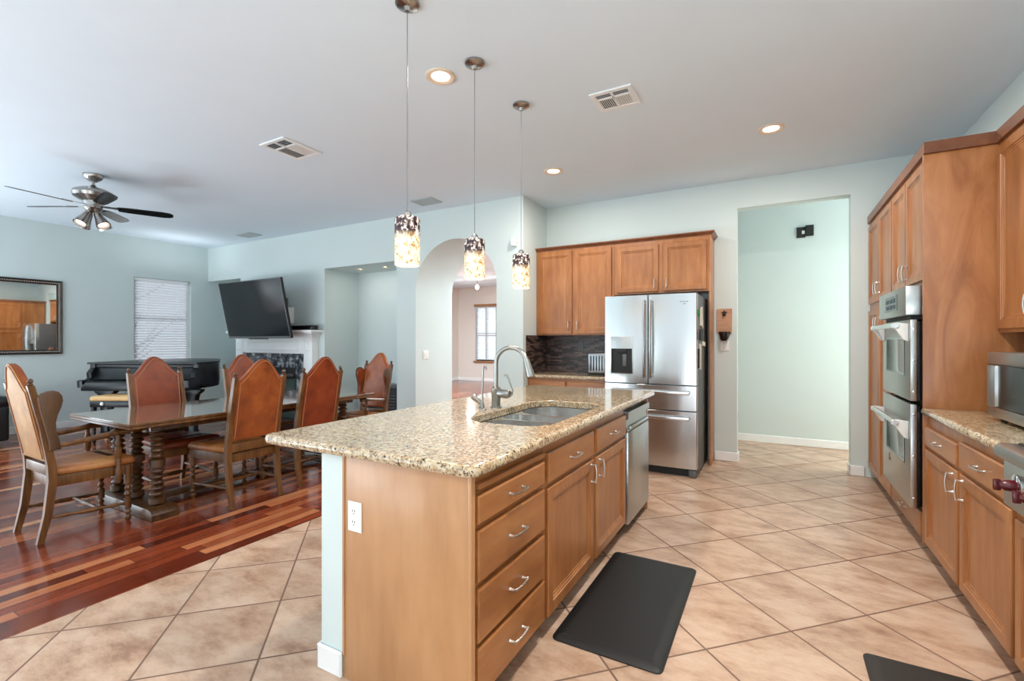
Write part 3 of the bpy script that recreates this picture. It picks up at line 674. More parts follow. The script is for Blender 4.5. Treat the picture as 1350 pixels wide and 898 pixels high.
tag(ctr.build('granite_countertop', M['granite'], None, 40), 'beige granite counter under the microwave on the right-hand run', 'countertop')
# tall oven cabinet
to = thing('oven_cabinet', 'tall maple cabinet housing the double wall oven', 'cabinet', (1.1, 4.15, 0))
mb = MB()
mb.box(RX, 1.398, 3.72, 3.74, .09, 2.445).box(RX, 1.398, 4.578, 4.598, .09, 2.445).box(RX, 1.398, 3.74, 4.578, 2.41, 2.445).box(RX, 1.398, 3.74, 4.578, .09, .28).box(RX, 1.398, 3.74, 4.578, 1.668, 1.69)
mb.box(RX, RX+.02, 3.74, 3.78, .28, 1.668).box(RX, RX+.02, 4.538, 4.578, .28, 1.668).box(RX, RX+.02, 3.74, 4.578, 1.69, 2.41).box(1.38, 1.398, 3.74, 4.578, .28, 2.41)
mb.build('body', M['maple'], to, 0)
MB().box(.79, 1.398, 3.70, 3.7195, .09, 2.4455, .001).build('side_panel', M['maple_panel'], to)
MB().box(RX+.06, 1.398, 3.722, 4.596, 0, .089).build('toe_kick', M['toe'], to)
door(fR, 3.735, 4.145, 1.690, 2.405, to, (4.10, 1.78)); door(fR, 4.165, 4.575, 1.690, 2.405, to, (4.21, 1.78))
drawer(fR, 3.765, 4.575, .105, .262, to, .11)
ov = thing('double_oven', 'stainless double wall oven with bracketed bar handles', 'oven', (1.0, 4.16, .285))
MB().box(.832, 1.36, 3.785, 4.533, .285, 1.664).build('cabinet_box', M['blackmatte'], ov)
cp = MB().box(.715, .831, 3.745, 4.573, 1.478, 1.66, .004).build('control_panel', M['steel_d'], ov)
MB().box(.7125, .7146, 3.965, 4.345, 1.52, 1.625).build('display', M['black'], cp)
mb = MB()
for i in range(3):
    for j in range(2): mb.box(.711, .7124, 4.02+i*.105, 4.09+i*.105, 1.535+j*.042, 1.562+j*.042)
mb.build('button', M['screenglow'], cp, 0)
MB().box(.75, .809, 3.79, 4.53, 1.452, 1.4775).build('vent_strip', M['blackmatte'], ov)
for z0, z1, wa, wb2, hz in ((.945, 1.45, 1.095, 1.34, 1.415), (.285, .925, .53, .765, .80)):
    d = MB().box(.738, .772, 3.745, 4.573, z0, z1, .004).build('oven_door', M['steel_d'], ov)
    MB().box(.7725, .831, 3.750, 4.568, z0+.01, z1-.01).build('inner_door', M['black'], d)
    MB().panel(FX(.738, -1), 3.885, 4.43, wa, wb2, [(0, .0), (0, .004), (.012, .004), (.016, .0015)]).build('window', M['glassblack'], d)
    h = MB().cyl((.672, 3.775, hz), (.672, 4.545, hz), .016, seg=14).build('bar_handle', M['steel'], d)
    for y in (3.80, 4.52):
        MB().prism([(.738, hz-.10), (.738, hz+.012), (.68, hz+.018), (.655, hz+.012), (.655, hz-.014), (.672, hz-.022), (.715, hz-.092)], lambda x, z, y=y: (x, y-.014, z), lambda x, z, y=y: (x, y+.014, z), .004).build('bracket', M['plastic'], h)
    mb = MB()
    for z in (z0+.06, (z0+z1)/2, z1-.06): mb.turn((.755, 3.7449, z), (.755, 3.742, z), [(.007, 0), (.007, .7), (.004, 1)], 10)
    mb.build('screw', M['chrome'], d)
mb = MB(); mb.box(.7365, .7379, 4.335, 4.36, .475, .50).box(.7365, .7379, 4.31, 4.333, .45, .473).box(.7365, .7379, 4.335, 4.36, .45, .473)
mb.build('emblem', M['black'], d, 0)
# pantry
pa = thing('pantry_cabinet', 'tall four-door maple pantry between the wall ovens and back wall', 'cabinet', (1.1, 5.1, 0))
body(fR, 4.60, 5.632, .09, 2.445, .588, pa, M['maple'])
for z0, z1, hz in ((1.665, 2.405, 1.78), (.105, 1.60, 1.47)):
    door(fR, 4.615, 5.105, z0, z1, pa, (5.06, hz)); door(fR, 5.125, 5.615, z0, z1, pa, (5.17, hz))
# near wall cabinet
wc = thing('wall_cabinet', 'maple wall cabinet above the microwave at the right edge', 'cabinet', (1.26, 3.2, 1.37))
fU = FX(1.125, -1); body(fU, 2.70, 3.697, 1.365, 2.445, .272, wc, M['maple'], False)
door(fU, 3.215, 3.682, 1.385, 2.415, wc, (3.26, 1.50)); door(fU, 2.715, 3.195, 1.385, 2.415, wc, (3.15, 1.50))
CR = [(-.02, 2.446), (.004, 2.446), (.006, 2.456), (.016, 2.464), (.028, 2.478), (.040, 2.494), (.048, 2.500), (.048, 2.513), (-.02, 2.513)]
mb = MB(); mb.sweep(CR, [(RX, 5.645), (RX, 3.70), (1.125, 3.70), (1.125, 2.70)], -1)
tag(mb.build('crown_molding', M['crown'], None, 30), 'dark crown molding along the tops of the right-hand tall cabinets', 'molding')
# microwave, turned a little on the counter
mw = thing('microwave_oven', 'stainless countertop microwave with dark window on the right-hand counter', 'microwave', (0, 0, 0))
MB().box(.012, .39, -.52, 0, .018, .348, .006).build('case', M['fridge_side'], mw)
MB().box(0, .0115, -.52, 0, .018, .348, .004).build('front_frame', M['steel_d'], mw)
d = MB().box(-.014, -.0005, -.518, -.002, .075, .285, .003).build('door', M['black'], mw)
MB().box(-.012, -.0005, -.518, -.002, .288, .346, .004).box(-.012, -.0005, -.518, -.002, .02, .072, .004).build('trim_strip', M['steel_d'], mw)
MB().box(-.0165, -.0142, -.50, -.17, .08, .28).build('window', M['mwglass'], d)
MB().prism([(-.052, -.0142), (-.056, -.026), (-.075, -.036), (-.12, -.036), (-.142, -.026), (-.146, -.0142)], lambda y, x: (x, y, .078), lambda y, x: (x, y, .282), .002).build('handle', M['steel_d'], d)
mb = MB()
for x in (.04, .36):
    for y in (-.48, -.04): mb.cyl((x, y, 0), (x, y, .0175), .014, .012)
mb.build('foot', M['blackmatte'], mw)
mw.location = (.987, 3.357, .9125)

# ------------------------------------------------------------------ back wall run
fB = FY(5.34)
c = thing('wall_cabinet', 'maple double-door wall cabinet above the dark stone backsplash', 'cabinet', (-2.1, 5.5, 1.385))
body(fB, -2.617, -1.612, 1.385, 2.43, .305, c, M['maple'], False)
door(fB, -2.59, -2.135, 1.40, 2.405, c, (-2.175, 1.50)); door(fB, -2.10, -1.645, 1.40, 2.405, c, (-2.06, 1.50))
c = thing('fridge_cabinet', 'maple double-door cabinet above the refrigerator with full-height side panel', 'cabinet', (-1.1, 5.5, 0))
body(fB, -1.610, -.598, 1.845, 2.43, .305, c, M['maple'], False)
door(fB, -1.575, -1.115, 1.865, 2.385, c, (-1.155, 1.95)); door(fB, -1.065, -.618, 1.865, 2.385, c, (-1.025, 1.95))
MB().box(-.597, -.577, 5.335, 5.645, 0, 2.43, .001).build('side_panel', M['maple_panel'], c)
CR2 = [(-.02, 2.431), (.004, 2.431), (.006, 2.438), (.018, 2.446), (.030, 2.458), (.036, 2.462), (.036, 2.474), (-.02, 2.474)]
mb = MB(); mb.sweep(CR2, [(-2.618, 5.34), (-.577, 5.34), (-.577, 5.648)], 1)
tag(mb.build('crown_molding', M['crown'], None, 30), 'dark crown molding above the refrigerator and back wall cabinets', 'molding')
c = thing('base_cabinet', 'maple base cabinet under the back counter between column and refrigerator', 'cabinet', (-2.1, 5.4, 0))
fB2 = FY(5.10); body(fB2, -2.617, -1.60, .09, .871, .54, c, M['maple_x'])
drawer(fB2, -2.60, -2.12, .700, .845, c, .1, M['maple_x']); drawer(fB2, -2.10, -1.62, .700, .845, c, .1, M['maple_x'])
door(fB2, -2.60, -2.12, .105, .675, c, (-2.165, .60)); door(fB2, -2.10, -1.62, .105, .675, c, (-2.055, .60))
mb = MB(); mb.slab(rrect(-2.617, -1.585, 5.065, 5.645, .01, 3), [], EDGE)
tag(mb.build('granite_countertop', M['granite'], None, 40), 'beige granite back counter left of the refrigerator', 'countertop')
tag(MB().box(-2.608, -1.60, 5.638, 5.6495, .913, 1.384).box(-2.6195, -2.608, 5.05, 5.6495, .913, 1.384).build('backsplash', M['mosaic'], None, 0), 'dark brown stacked stone mosaic backsplash under the wall cabinet', 'backsplash')
outlet(FY(5.6375), -2.135, 1.252, 'grey outlet plate on the dark stone backsplash', mat='fridge_side')
# toaster
ts = thing('toaster', 'stainless toaster on the back counter beside the refrigerator', 'toaster', (-1.77, 5.36, .9125))
MB().box(-1.925, -1.64, 5.28, 5.46, .93, 1.175, .022, 3).build('shell', M['toaster'], ts)
MB().box(-1.92, -1.645, 5.285, 5.455, .9125, .9295, .004).build('base', M['blackmatte'], ts)
mb = MB()
for y in (5.33, 5.41): mb.box(-1.88, -1.68, y-.013, y+.013, 1.1745, 1.177)
mb.build('slot', M['blackmatte'], ts)
mb = MB()
for k in range(7): mb.box(-1.885+k*.034, -1.872+k*.034, 5.274, 5.281, .965, 1.14, .003)
mb.build('rib', M['black'], ts)
MB().box(-1.945, -1.9255, 5.35, 5.39, 1.09, 1.11, .004).build('lever', M['blackmatte'], ts)
# refrigerator
fg = thing('refrigerator', 'stainless french-door refrigerator with water dispenser', 'refrigerator', (-1.09, 5.15, 0))
MB().box(-1.540, -.640, 4.832, 5.62, .03, 1.770, .004).build('case', M['fridge_side'], fg)
mb = MB(); mb.box(-1.52, -.66, 4.82, 4.8315, .0, .075).box(-1.50, -.68, 4.9, 5.5, .0, .03)
mb.build('base_grille', M['blackmatte'], fg)
MB().box(-.715, -.645, 4.775, 4.8315, 0, .075, .006).build('foot', M['fridge_side'], fg)
fF = FY(4.830)
def fdoor(u0, u1, v0, v1, name='door'):
    pass
def curved(u0, u1, v0, v1, hole=None):
    # slightly domed door skin
    mb = MB(); n = 14
    def w(u): t = (u-u0)/(u1-u0)*2-1; return .074+.008*(1-t*t)
    prof = [(u0, 0), (u0, .068)]+[(u0+.005+(u1-u0-.01)*k/n, w(u0+.005+(u1-u0-.01)*k/n)) for k in range(n+1)]+[(u1, .068), (u1, 0)]
    mb.prism(prof, lambda u, q: (u, 4.830-q, v0), lambda u, q: (u, 4.830-q, v1), .003, 1)
    return mb
dl = curved(-1.541, -1.100, .890, 1.776).build('door', M['steel'], fg, 25)
dr = curved(-1.095, -.638, .890, 1.776).build('door', M['steel'], fg, 25)
d1 = curved(-1.541, -.638, .642, .882).build('drawer', M['steel'], fg, 25)
d2 = curved(-1.541, -.638, .085, .634).build('drawer', M['steel'], fg, 25)
def vhandle(x, z0, z1, parent):
    mb = MB(); P = []
    for k in range(13):
        t = -1+k/6; P.append((x, 4.700+.022*t*t, (z0+z1)/2+t*(z1-z0)/2))
    mb.tube(P, .0125, 10)
    for z in (z0+.03, z1-.03): mb.cyl((x, 4.76, z), (x, 4.712, z), .010, seg=10)
    mb.build('handle', M['steel'], parent)
vhandle(-1.128, .95, 1.72, dl); vhandle(-1.066, .95, 1.72, dr)
def hhandle(z, parent):
    mb = MB(); mb.box(-1.48, -.70, 4.698, 4.716, z-.016, z+.016, .007)
    for x in (-1.44, -.74): mb.box(x-.014, x+.014, 4.716, 4.762, z-.012, z+.012, .003)
    mb.build('handle', M['steel'], parent)
hhandle(.815, d1); hhandle(.570, d2)
dp = MB().box(-1.472, -1.245, 4.742, 4.757, .980, 1.36, .004).build('water_dispenser', M['steel_d'], dl)
# the recess is framed by the dispenser housing
mb = MB(); mb.box(-1.462, -1.252, 4.738, 4.7415, .99, 1.238).box(-1.462, -1.452, 4.728, 4.738, .99, 1.238).box(-1.262, -1.252, 4.728, 4.738, .99, 1.238).box(-1.452, -1.262, 4.728, 4.738, .99, 1.0)
mb.box(-1.40, -1.31, 4.726, 4.738, 1.19, 1.238, .003)
mb.build('dispenser_bay', M['blackmatte'], dl)
MB().box(-1.345, -1.305, 4.727, 4.737, 1.06, 1.18, .003).build('paddle', M['fridge_side'], dl)
mb = MB()
for k in range(3): mb.box(-.79+k*.028, -.772+k*.028, 4.7475, 4.752, 1.692, 1.697)
mb.box(-.765, -.735, 4.7475, 4.752, 1.672, 1.676)
mb.build('badge', M['fridge_side'], dr, 0)
# papers and magnets on the refrigerator's side
def side_item(name, label, cat, poly, t, mat):
    mb = MB(); mb.prism(poly, lambda y, z: (-.6395, y, z), lambda y, z: (-.6395+t, y, z)); tag(mb.build(name, M[mat], None, 0), label, cat)
side_item('paper_note', 'long cream paper hanging on the refrigerator side, topmost', 'paper', [(4.98, 1.47), (5.13, 1.44), (5.10, 1.66), (5.0, 1.64)], .012, 'paper')
side_item('paper_note', 'pale paper scrap with curled corner halfway down the refrigerator side', 'paper', [(5.13, 1.27), (5.27, 1.26), (5.30, 1.30), (5.14, 1.31)], .014, 'paper')
side_item('paper_note', 'narrow pale paper low on the refrigerator side', 'paper', [(4.90, 1.04), (5.02, 1.03), (5.04, 1.28), (4.92, 1.29)], .008, 'paper')
side_item('refrigerator_magnet', 'green magnet high on the refrigerator side', 'magnet', [(4.84, 1.56), (4.92, 1.56), (4.92, 1.62), (4.84, 1.62)], .010, 'green')
side_item('refrigerator_magnet', 'black clip magnet midway down the refrigerator side', 'magnet', [(4.90, 1.33), (5.05, 1.32), (5.07, 1.42), (4.92, 1.43)], .018, 'blackmatte')
side_item('refrigerator_magnet', 'black strip magnet beside the lowest paper on the refrigerator', 'magnet', [(4.845, 1.05), (4.885, 1.05), (4.885, 1.24), (4.845, 1.24)], .010, 'blackmatte')
# bottle opener plaque
bo = thing('bottle_opener', 'wooden wall plaque bottle opener with dark star and cap catcher', 'bottle opener', (-.475, 5.645, 1.38))
fw_ = FY(5.6495)
MB().panel(fw_, -.552, -.398, 1.40, 1.668, [(0, 0), (0, .016), (.003, .019)]).build('board', M['woodplaque'], bo)
st = [( -.475+(.034 if k % 2 == 0 else .016)*math.sin(math.pi*k/5), 1.622+(.034 if k % 2 == 0 else .016)*math.cos(math.pi*k/5)) for k in range(10)]
MB().prism(st, lambda u, v: fw_(u, v, .018), lambda u, v: fw_(u, v, .026)).lathe([(.016, 0), (.016, .022), (.008, .026)], 12, Matrix.Translation((-.475, 5.625, 1.605)) @ Matrix.Rotation(R(90), 4, 'X')).build('opener', M['bronze'], bo)
MB().lathe([(.022, 1.315), (.04, 1.34), (.047, 1.385), (.047, 1.41), (.042, 1.41), (.040, 1.385), (.02, 1.33)], 16, Matrix.Translation((-.472, 5.58, 0))).box(-.53, -.415, 5.612, 5.63, 1.385, 1.418, .002).build('cap_catcher', M['bronze'], bo)
sw = thing('light_switch', 'clear and white rocker switch plate below the bottle opener plaque', 'light switch', (-.47, 5.645, 1.21))
MB().panel(fw_, -.515, -.425, 1.205, 1.32, [(0, .0), (0, .004), (.004, .007)]).build('cover_plate', M['plastic'], sw)
MB().panel(fw_, -.487, -.453, 1.23, 1.296, [(0, .0072), (.003, .011)]).build('rocker', M['white'], sw)
# black box on the hall wall
bx_ = thing('alarm_box', 'black electrical box on the hall wall seen through the opening', 'electrical box', (.34, 6.895, 2.60))
fh = FY(6.8995)
MB().panel(fh, .25, .343, 2.604, 2.735, [(0, 0), (0, .012), (.004, .015)]).build('mounting_bracket', M['blackmatte'], bx_)
MB().panel(fh, .345, .43, 2.618, 2.748, [(0, 0), (0, .03), (.006, .035)]).build('cover', M['blackmatte'], bx_)
MB().panel(fh, .305, .337, 2.648, 2.69, [(0, .0152), (.002, .02)]).build('connector', M['plastic'], bx_)
# floor mats
def mat_obj(label, x0, x1, y0, y1, m):
    mb = MB(); mb.rings(rrect(x0, x1, y0, y1, .03, 5), [(0, .001), (0, .006), (.022, .017), (.05, .019)], lambda u, v, w: (u, v, w)); tag(mb.build('floor_mat', M[m], None, 50), label, 'floor mat')
mat_obj('black anti-fatigue mat on the tile in front of the island sink', -.862, -.385, 1.90, 2.875, 'mat')
mat_obj('dark brown anti-fatigue mat in front of the cooktop', .325, .785, 1.50, 2.455, 'mat_brown')

# ------------------------------------------------------------------ ceiling fixtures
def pendant(loc, label):
    x, y = loc; t = thing('pendant_lamp', label, 'pendant lamp', (x, y, CZ), 'art-glass pendants over the island')
    MB().lathe([(.062, CZ-.0005), (.062, CZ-.012), (.052, CZ-.02), (.018, CZ-.026), (.012, CZ-.045)], 24, Matrix.Translation((x, y, 0))).build('canopy', M['nickel_d'], t)
    MB().cyl((x, y, CZ-.04), (x, y, 1.985), .002, seg=6).build('cord', M['fridge_side'], t)
    so = MB().lathe([(.012, 1.985), (.02, 1.975), (.022, 1.93), (.018, 1.90)], 14, Matrix.Translation((x, y, 0))).build('socket', M['nickel_d'], t)
    s = MB().lathe([(.004, 0), (.05, -.001), (.062, -.008), (.0645, -.02), (.0645, -.25), (.0595, -.25), (.0595, -.02), (.05, -.01), (.004, -.006)], 28, None, False)
    o = s.build('glass_shade', M['shade'], t); o.location = (0, 0, 1.955-CZ)
    for v in o.data.vertices: v.co += Vector((x, y, CZ))
    MB().lathe([(.008, 1.90), (.022, 1.87), (.028, 1.84), (.02, 1.81), (.004, 1.80)], 14, Matrix.Translation((x, y, 0))).build('bulb', M['canglow'], t)
    l = bpy.data.lights.new('pendant_glow', 'POINT'); l.energy = 1.2; l.color = (1, .82, .6); l.shadow_soft_size = .03
    lo = bpy.data.objects.new('pendant_glow', l); COL.objects.link(lo); lo.location = (x, y, 1.76)
pendant((-1.644, 1.849), 'art-glass pendant over the near end of the island, largest of the three')
pendant((-1.630, 2.450), 'art-glass pendant hanging in front of the archway, middle of the three')
pendant((-1.624, 3.056), 'art-glass pendant nearest the back cabinets, smallest of the three')
def canlight(x, y, label, z=CZ, r=.085, e=14):
    t = thing('recessed_light', label, 'ceiling light', (x, y, z), 'recessed ceiling lights')
    r *= 1.15
    MB().lathe([(r, z-.0005), (r, z-.007), (r*.90, z-.012), (r*.80, z-.011), (r*.62, z-.003), (r*.62, z-.0005)], 28, Matrix.Translation((x, y, 0)), False).build('trim_ring', M['canring'], t)
    MB().lathe([(r*.615, z-.001), (r*.5, z-.004), (.002, z-.005)], 24, Matrix.Translation((x, y, 0))).build('lens', M['canglow'], t)
    l = bpy.data.lights.new('can_lamp', 'AREA'); l.shape = 'DISK'; l.size = r*1.2; l.energy = e; l.color = (1, .94, .86)
    lo = bpy.data.objects.new('can_lamp', l); COL.objects.link(lo); lo.location = (x, y, z-.012)
canlight(-1.911, 2.47, 'lit recessed light between the near and middle pendant canopies', e=16)
canlight(-.02, 4.395, 'lit recessed light on the right of the ceiling before the hall opening', e=20)
canlight(-1.972, 4.413, 'lit recessed light in front of the back wall cabinets', e=20)
canlight(-.02, 1.90, 'added unseen recessed light brightening the kitchen aisle, nearest over the right-hand counter', e=40)  # this and the next two are out of view, added to brighten the kitchen
canlight(-.02, -.60, 'added unseen recessed light brightening the kitchen from behind the viewpoint', e=18)
canlight(-1.95, -.60, 'added unseen recessed light in the ceiling behind the near end of the island', e=4)
canlight(-5.646, 5.27, 'tiny recessed light in the alcove soffit, left of the two', 2.44, .045, .8)
canlight(-5.141, 5.292, 'tiny recessed light in the alcove soffit, right of the two', 2.44, .045, .8)
def vent(x0, x1, y0, y1, label, style):
    wm = M['white'] if style else M['vent_grey']
    t = thing('ceiling_vent', label, 'vent', ((x0+x1)/2, (y0+y1)/2, CZ), 'ceiling vents'); m = .035
    mb = MB()
    for a in ((x0, x1, y0, y0+m), (x0, x1, y1-m, y1), (x0, x0+m, y0+m, y1-m), (x1-m, x1, y0+m, y1-m)): mb.box(*a, CZ-.012, CZ-.0005, .003, 1)
    xm = x0+(x1-x0)*.5; ym = y0+(y1-y0)*.36
    if style: mb.box(xm-.008, xm+.008, y0+m, y1-m, CZ-.012, CZ-.001).box(x0+m, x1-m, ym-.008, ym+.008, CZ-.012, CZ-.001)
    mb.build('frame', wm, t)
    MB().box(x0+m, x1-m, y0+m, y1-m, CZ-.003, CZ-.0008).build('duct', M['blackmatte'], t, 0)
    mb = MB()
    def lou(xa, xb, ya, yb, along, n, tilt):
        for i in range(n):
            q = (i+.5)/n
            if along == 'x':
                y = ya+(yb-ya)*q; mb.prism([(-.006, 0), (.006, 0), (.006, .0012), (-.006, .0012)], lambda u, v, y=y: (xa, y+u*math.cos(tilt)-v*math.sin(tilt), CZ-.0075+u*math.sin(tilt)+v*math.cos(tilt)), lambda u, v, y=y: (xb, y+u*math.cos(tilt)-v*math.sin(tilt), CZ-.0075+u*math.sin(tilt)+v*math.cos(tilt)))
            else:
                x = xa+(xb-xa)*q; mb.prism([(-.006, 0), (.006, 0), (.006, .0012), (-.006, .0012)], lambda u, v, x=x: (x+u*math.cos(tilt)-v*math.sin(tilt), ya, CZ-.0075+u*math.sin(tilt)+v*math.cos(tilt)), lambda u, v, x=x: (x+u*math.cos(tilt)-v*math.sin(tilt), yb, CZ-.0075+u*math.sin(tilt)+v*math.cos(tilt)))
    if style:
        lou(x0+m, xm-.008, y0+m, ym-.008, 'x', 4, R(35)); lou(xm+.008, x1-m, y0+m, ym-.008, 'x', 4, R(35))
        lou(x0+m, xm-.008, ym+.008, y1-m, 'y', 8, R(-35)); lou(xm+.008, x1-m, ym+.008, y1-m, 'y', 7, R(40))
    else: lou(x0+m, x1-m, y0+m, y1-m, 'x', 12, R(-30))
    mb.build('louver', wm, t, 0)
vent(-1.142, -.842, 3.16, 3.445, 'white ceiling vent above the kitchen aisle', True)
vent(-3.975, -3.64, 2.545, 2.94, 'white ceiling vent over the dining side of the island', True)
vent(-3.94, -3.62, 4.48, 4.72, 'grey ceiling vent before the archway', False)
vent(-7.71, -7.34, 4.53, 4.76, 'small ceiling vent above the television', False)
# ceiling fan
fx, fy = -6.225, 2.171
fn = thing('ceiling_fan', 'brushed nickel ceiling fan with dark blades and spot lights', 'ceiling fan', (fx, fy, CZ))
T = Matrix.Translation((fx, fy, 0))
MB().lathe([(.085, CZ-.0005), (.085, CZ-.02), (.07, CZ-.045), (.05, CZ-.06), (.03, CZ-.075)], 24, T).build('canopy', M['nickel_d'], fn)
MB().cyl((fx, fy, CZ-.06), (fx, fy, 2.93), .014).build('downrod', M['nickel_d'], fn)
MB().lathe([(.02, 2.945), (.03, 2.93), (.05, 2.915), (.12, 2.90), (.165, 2.875), (.175, 2.845), (.165, 2.815), (.12, 2.785), (.085, 2.77), (.075, 2.72), (.08, 2.70), (.06, 2.675), (.03, 2.655)], 28, T).build('motor_housing', M['nickel_d'], fn)
bl = None
for k in range(5):
    a = R(64+72*k); RM = T @ Matrix.Rotation(a, 4, 'Z')
    n = 8; poly = [(.20, -.045), (.30, -.058), (.58, -.066), (.65, -.055), (.68, -.025), (.68, .025), (.65, .055), (.58, .066), (.30, .058), (.20, .045)]
    tilt = R(-13); q = lambda u, v, w: RM @ Vector((u, v*math.cos(tilt)-w*math.sin(tilt), 2.72+v*math.sin(tilt)+w*math.cos(tilt)))
    b_ = MB(); b_.prism(poly, lambda u, v: q(u, v, 0), lambda u, v: q(u, v, .007)); o = b_.build('blade', M['black'], fn)
    i_ = MB(); i_.prism([(.07, -.02), (.15, -.018), (.25, -.035), (.27, 0), (.25, .035), (.15, .018), (.07, .02)], lambda u, v: q(u, v, .0075), lambda u, v: q(u, v, .013)); i_.build('blade_iron', M['nickel_d'], o)
for k in range(4):
    a = R(20+90*k); dx, dy = math.cos(a), math.sin(a); p0 = Vector((fx+dx*.035, fy+dy*.035, 2.665)); p1 = Vector((fx+dx*.13, fy+dy*.13, 2.515))
    s = MB().turn(p0, p1, [(.018, 0), (.032, .15), (.040, .45), (.058, .85), (.062, 1), (.056, 1), (.05, .85), (.03, .4)], 18, False).build('spot_shade', M['nickel_d'], fn)
    p2 = p0.lerp(p1, .72); p3 = p0.lerp(p1, .93)
    MB().turn(p2, p3, [(.034, 0), (.046, .5), (.040, 1)], 16).build('bulb', M['bulbglow'], s)
# fittings on the walls
t = thing('motion_sensor', 'small white sensor on the column beside the archway', 'sensor', (-2.73, 4.975, 2.46))
MB().prism([(-2.765, 2.455), (-2.70, 2.455), (-2.70, 2.545), (-2.765, 2.545)], lambda u, v: (u, 4.9795, v), lambda u, v: (u, 4.93, v), .012).build('housing', M['plastic'], t)
MB().prism([(-2.755, 2.465), (-2.71, 2.465), (-2.71, 2.50), (-2.755, 2.50)], lambda u, v: (u, 4.9299, v), lambda u, v: (u, 4.922, v), .003).build('lens', M['white'], t)
outlet(FX(-4.2795, 1), 5.19, 1.12, 'double rocker light switch inside the archway jamb', .118, .118, 'plastic', 'light switch')
t = thing('ceiling_light', 'tiny hanging ceiling light in the far room beyond the arch', 'ceiling light', (-6.97, 10.6, CZ))
MB().lathe([(.05, CZ-.001), (.05, CZ-.02), (.02, CZ-.03)], 14, Matrix.Translation((-6.97, 10.6, 0))).build('canopy', M['nickel_d'], t)
MB().cyl((-6.97, 10.6, CZ-.02), (-6.97, 10.6, 2.82), .008).build('stem', M['nickel_d'], t)
MB().lathe([(.02, 2.83), (.05, 2.79), (.06, 2.75), (.04, 2.70), (.005, 2.685)], 16, Matrix.Translation((-6.97, 10.6, 0))).build('globe', M['bulbglow'], t)
l = bpy.data.lights.new('far_room_lamp', 'POINT'); l.energy = 8; l.color = (1, .86, .72); l.shadow_soft_size = .1
lo = bpy.data.objects.new('far_room_lamp', l); COL.objects.link(lo); lo.location = (-6.97, 10.3, 2.4)
blind('white paneled shutter in the wide window of the far room', lambda u, v, w: (u, 12.90-w, v), fx0+.02, fx1-.02, fz0+.03, fz1-.005, 30, R(62), None, False)
blind('white paneled shutter on the far room side wall, only a sliver showing', lambda u, v, w: (-9.38+w, u, v), 9.63, 12.33, fz0+.03, fz1-.005, 30, R(62), None, False)

# ------------------------------------------------------------------ dining set
tx0, tx1, ty0, ty1, tz = -4.885, -3.885, 1.55, 3.84, .74
dt = thing('dining_table', 'long dark oak trestle dining table with bobbin-turned legs', 'table', ((tx0+tx1)/2, (ty0+ty1)/2, 0))
MB().rings(rrect(tx0, tx1, ty0, ty1, .006, 2), [(.012, tz-.046), (.004, tz-.040), (.004, tz-.026), (.010, tz-.024), (.010, tz-.020), (0, tz-.016), (0, tz-.006), (.003, tz-.003)], lambda u, v, w: (u, v, w)).build('edge_molding', M['oak'], dt)
MB().rings(rrect(tx0, tx1, ty0, ty1, .006, 2), [(.004, tz-.0028), (.004, tz-.001), (.005, tz)], lambda u, v, w: (u, v, w)).build('tabletop', M['tabletop'], dt)
mb = MB()
for a in ((tx0+.14, tx0+.165, ty0+.19, ty1-.19), (tx1-.165, tx1-.14, ty0+.19, ty1-.19)): mb.box(*a, tz-.095, tz-.0465)
mb.build('apron', M['darkoak'], dt)
def bobbin(z0, z1, r, n, mid=True):
    prof = [(r*.8, z0), (r*1.12, z0+.012), (r*1.12, z0+.05), (r*.75, z0+.056)]
    a, b_ = z0+.06, z1-.05; m = (a+b_)/2
    def run(p, q, k):
        o = []
        for i in range(k):
            for j in range(6):
                t = (i+j/6)/k; o.append((r*(.56+.46*math.sin(math.pi*j/6)), p+(q-p)*t))
        return o
    if mid: prof += run(a, m-.035, n)+[(r*.8, m-.033), (r*1.15, m-.025), (r*1.15, m+.03), (r*.8, m+.035)]+run(m+.037, b_, n)
    else: prof += run(a, b_, n)
    return prof+[(r*.75, z1-.048), (r*1.1, z1-.04), (r*1.1, z1)]
for y in (1.80, 3.55):
    f = MB(); f.prism([(tx0+.02, .0), (tx1-.05, .0), (tx1-.05, .045), (tx1-.075, .075), (tx1-.11, .085), (tx0+.08, .085), (tx0+.045, .075), (tx0+.02, .045)], lambda x, z, y=y: (x, y-.095, z), lambda x, z, y=y: (x, y+.095, z), .01)
    f.build('trestle_foot', M['darkoak'], dt)
    for x in (-4.07, -4.385, -4.70):
        MB().lathe(bobbin(.0855, tz-.047, .046, 5), 18, Matrix.Translation((x, y, 0))).build('leg', M['darkoak'], dt)
MB().box(-4.42, -4.35, 1.896, 3.454, .03, .075, .006).build('stretcher', M['darkoak'], dt)

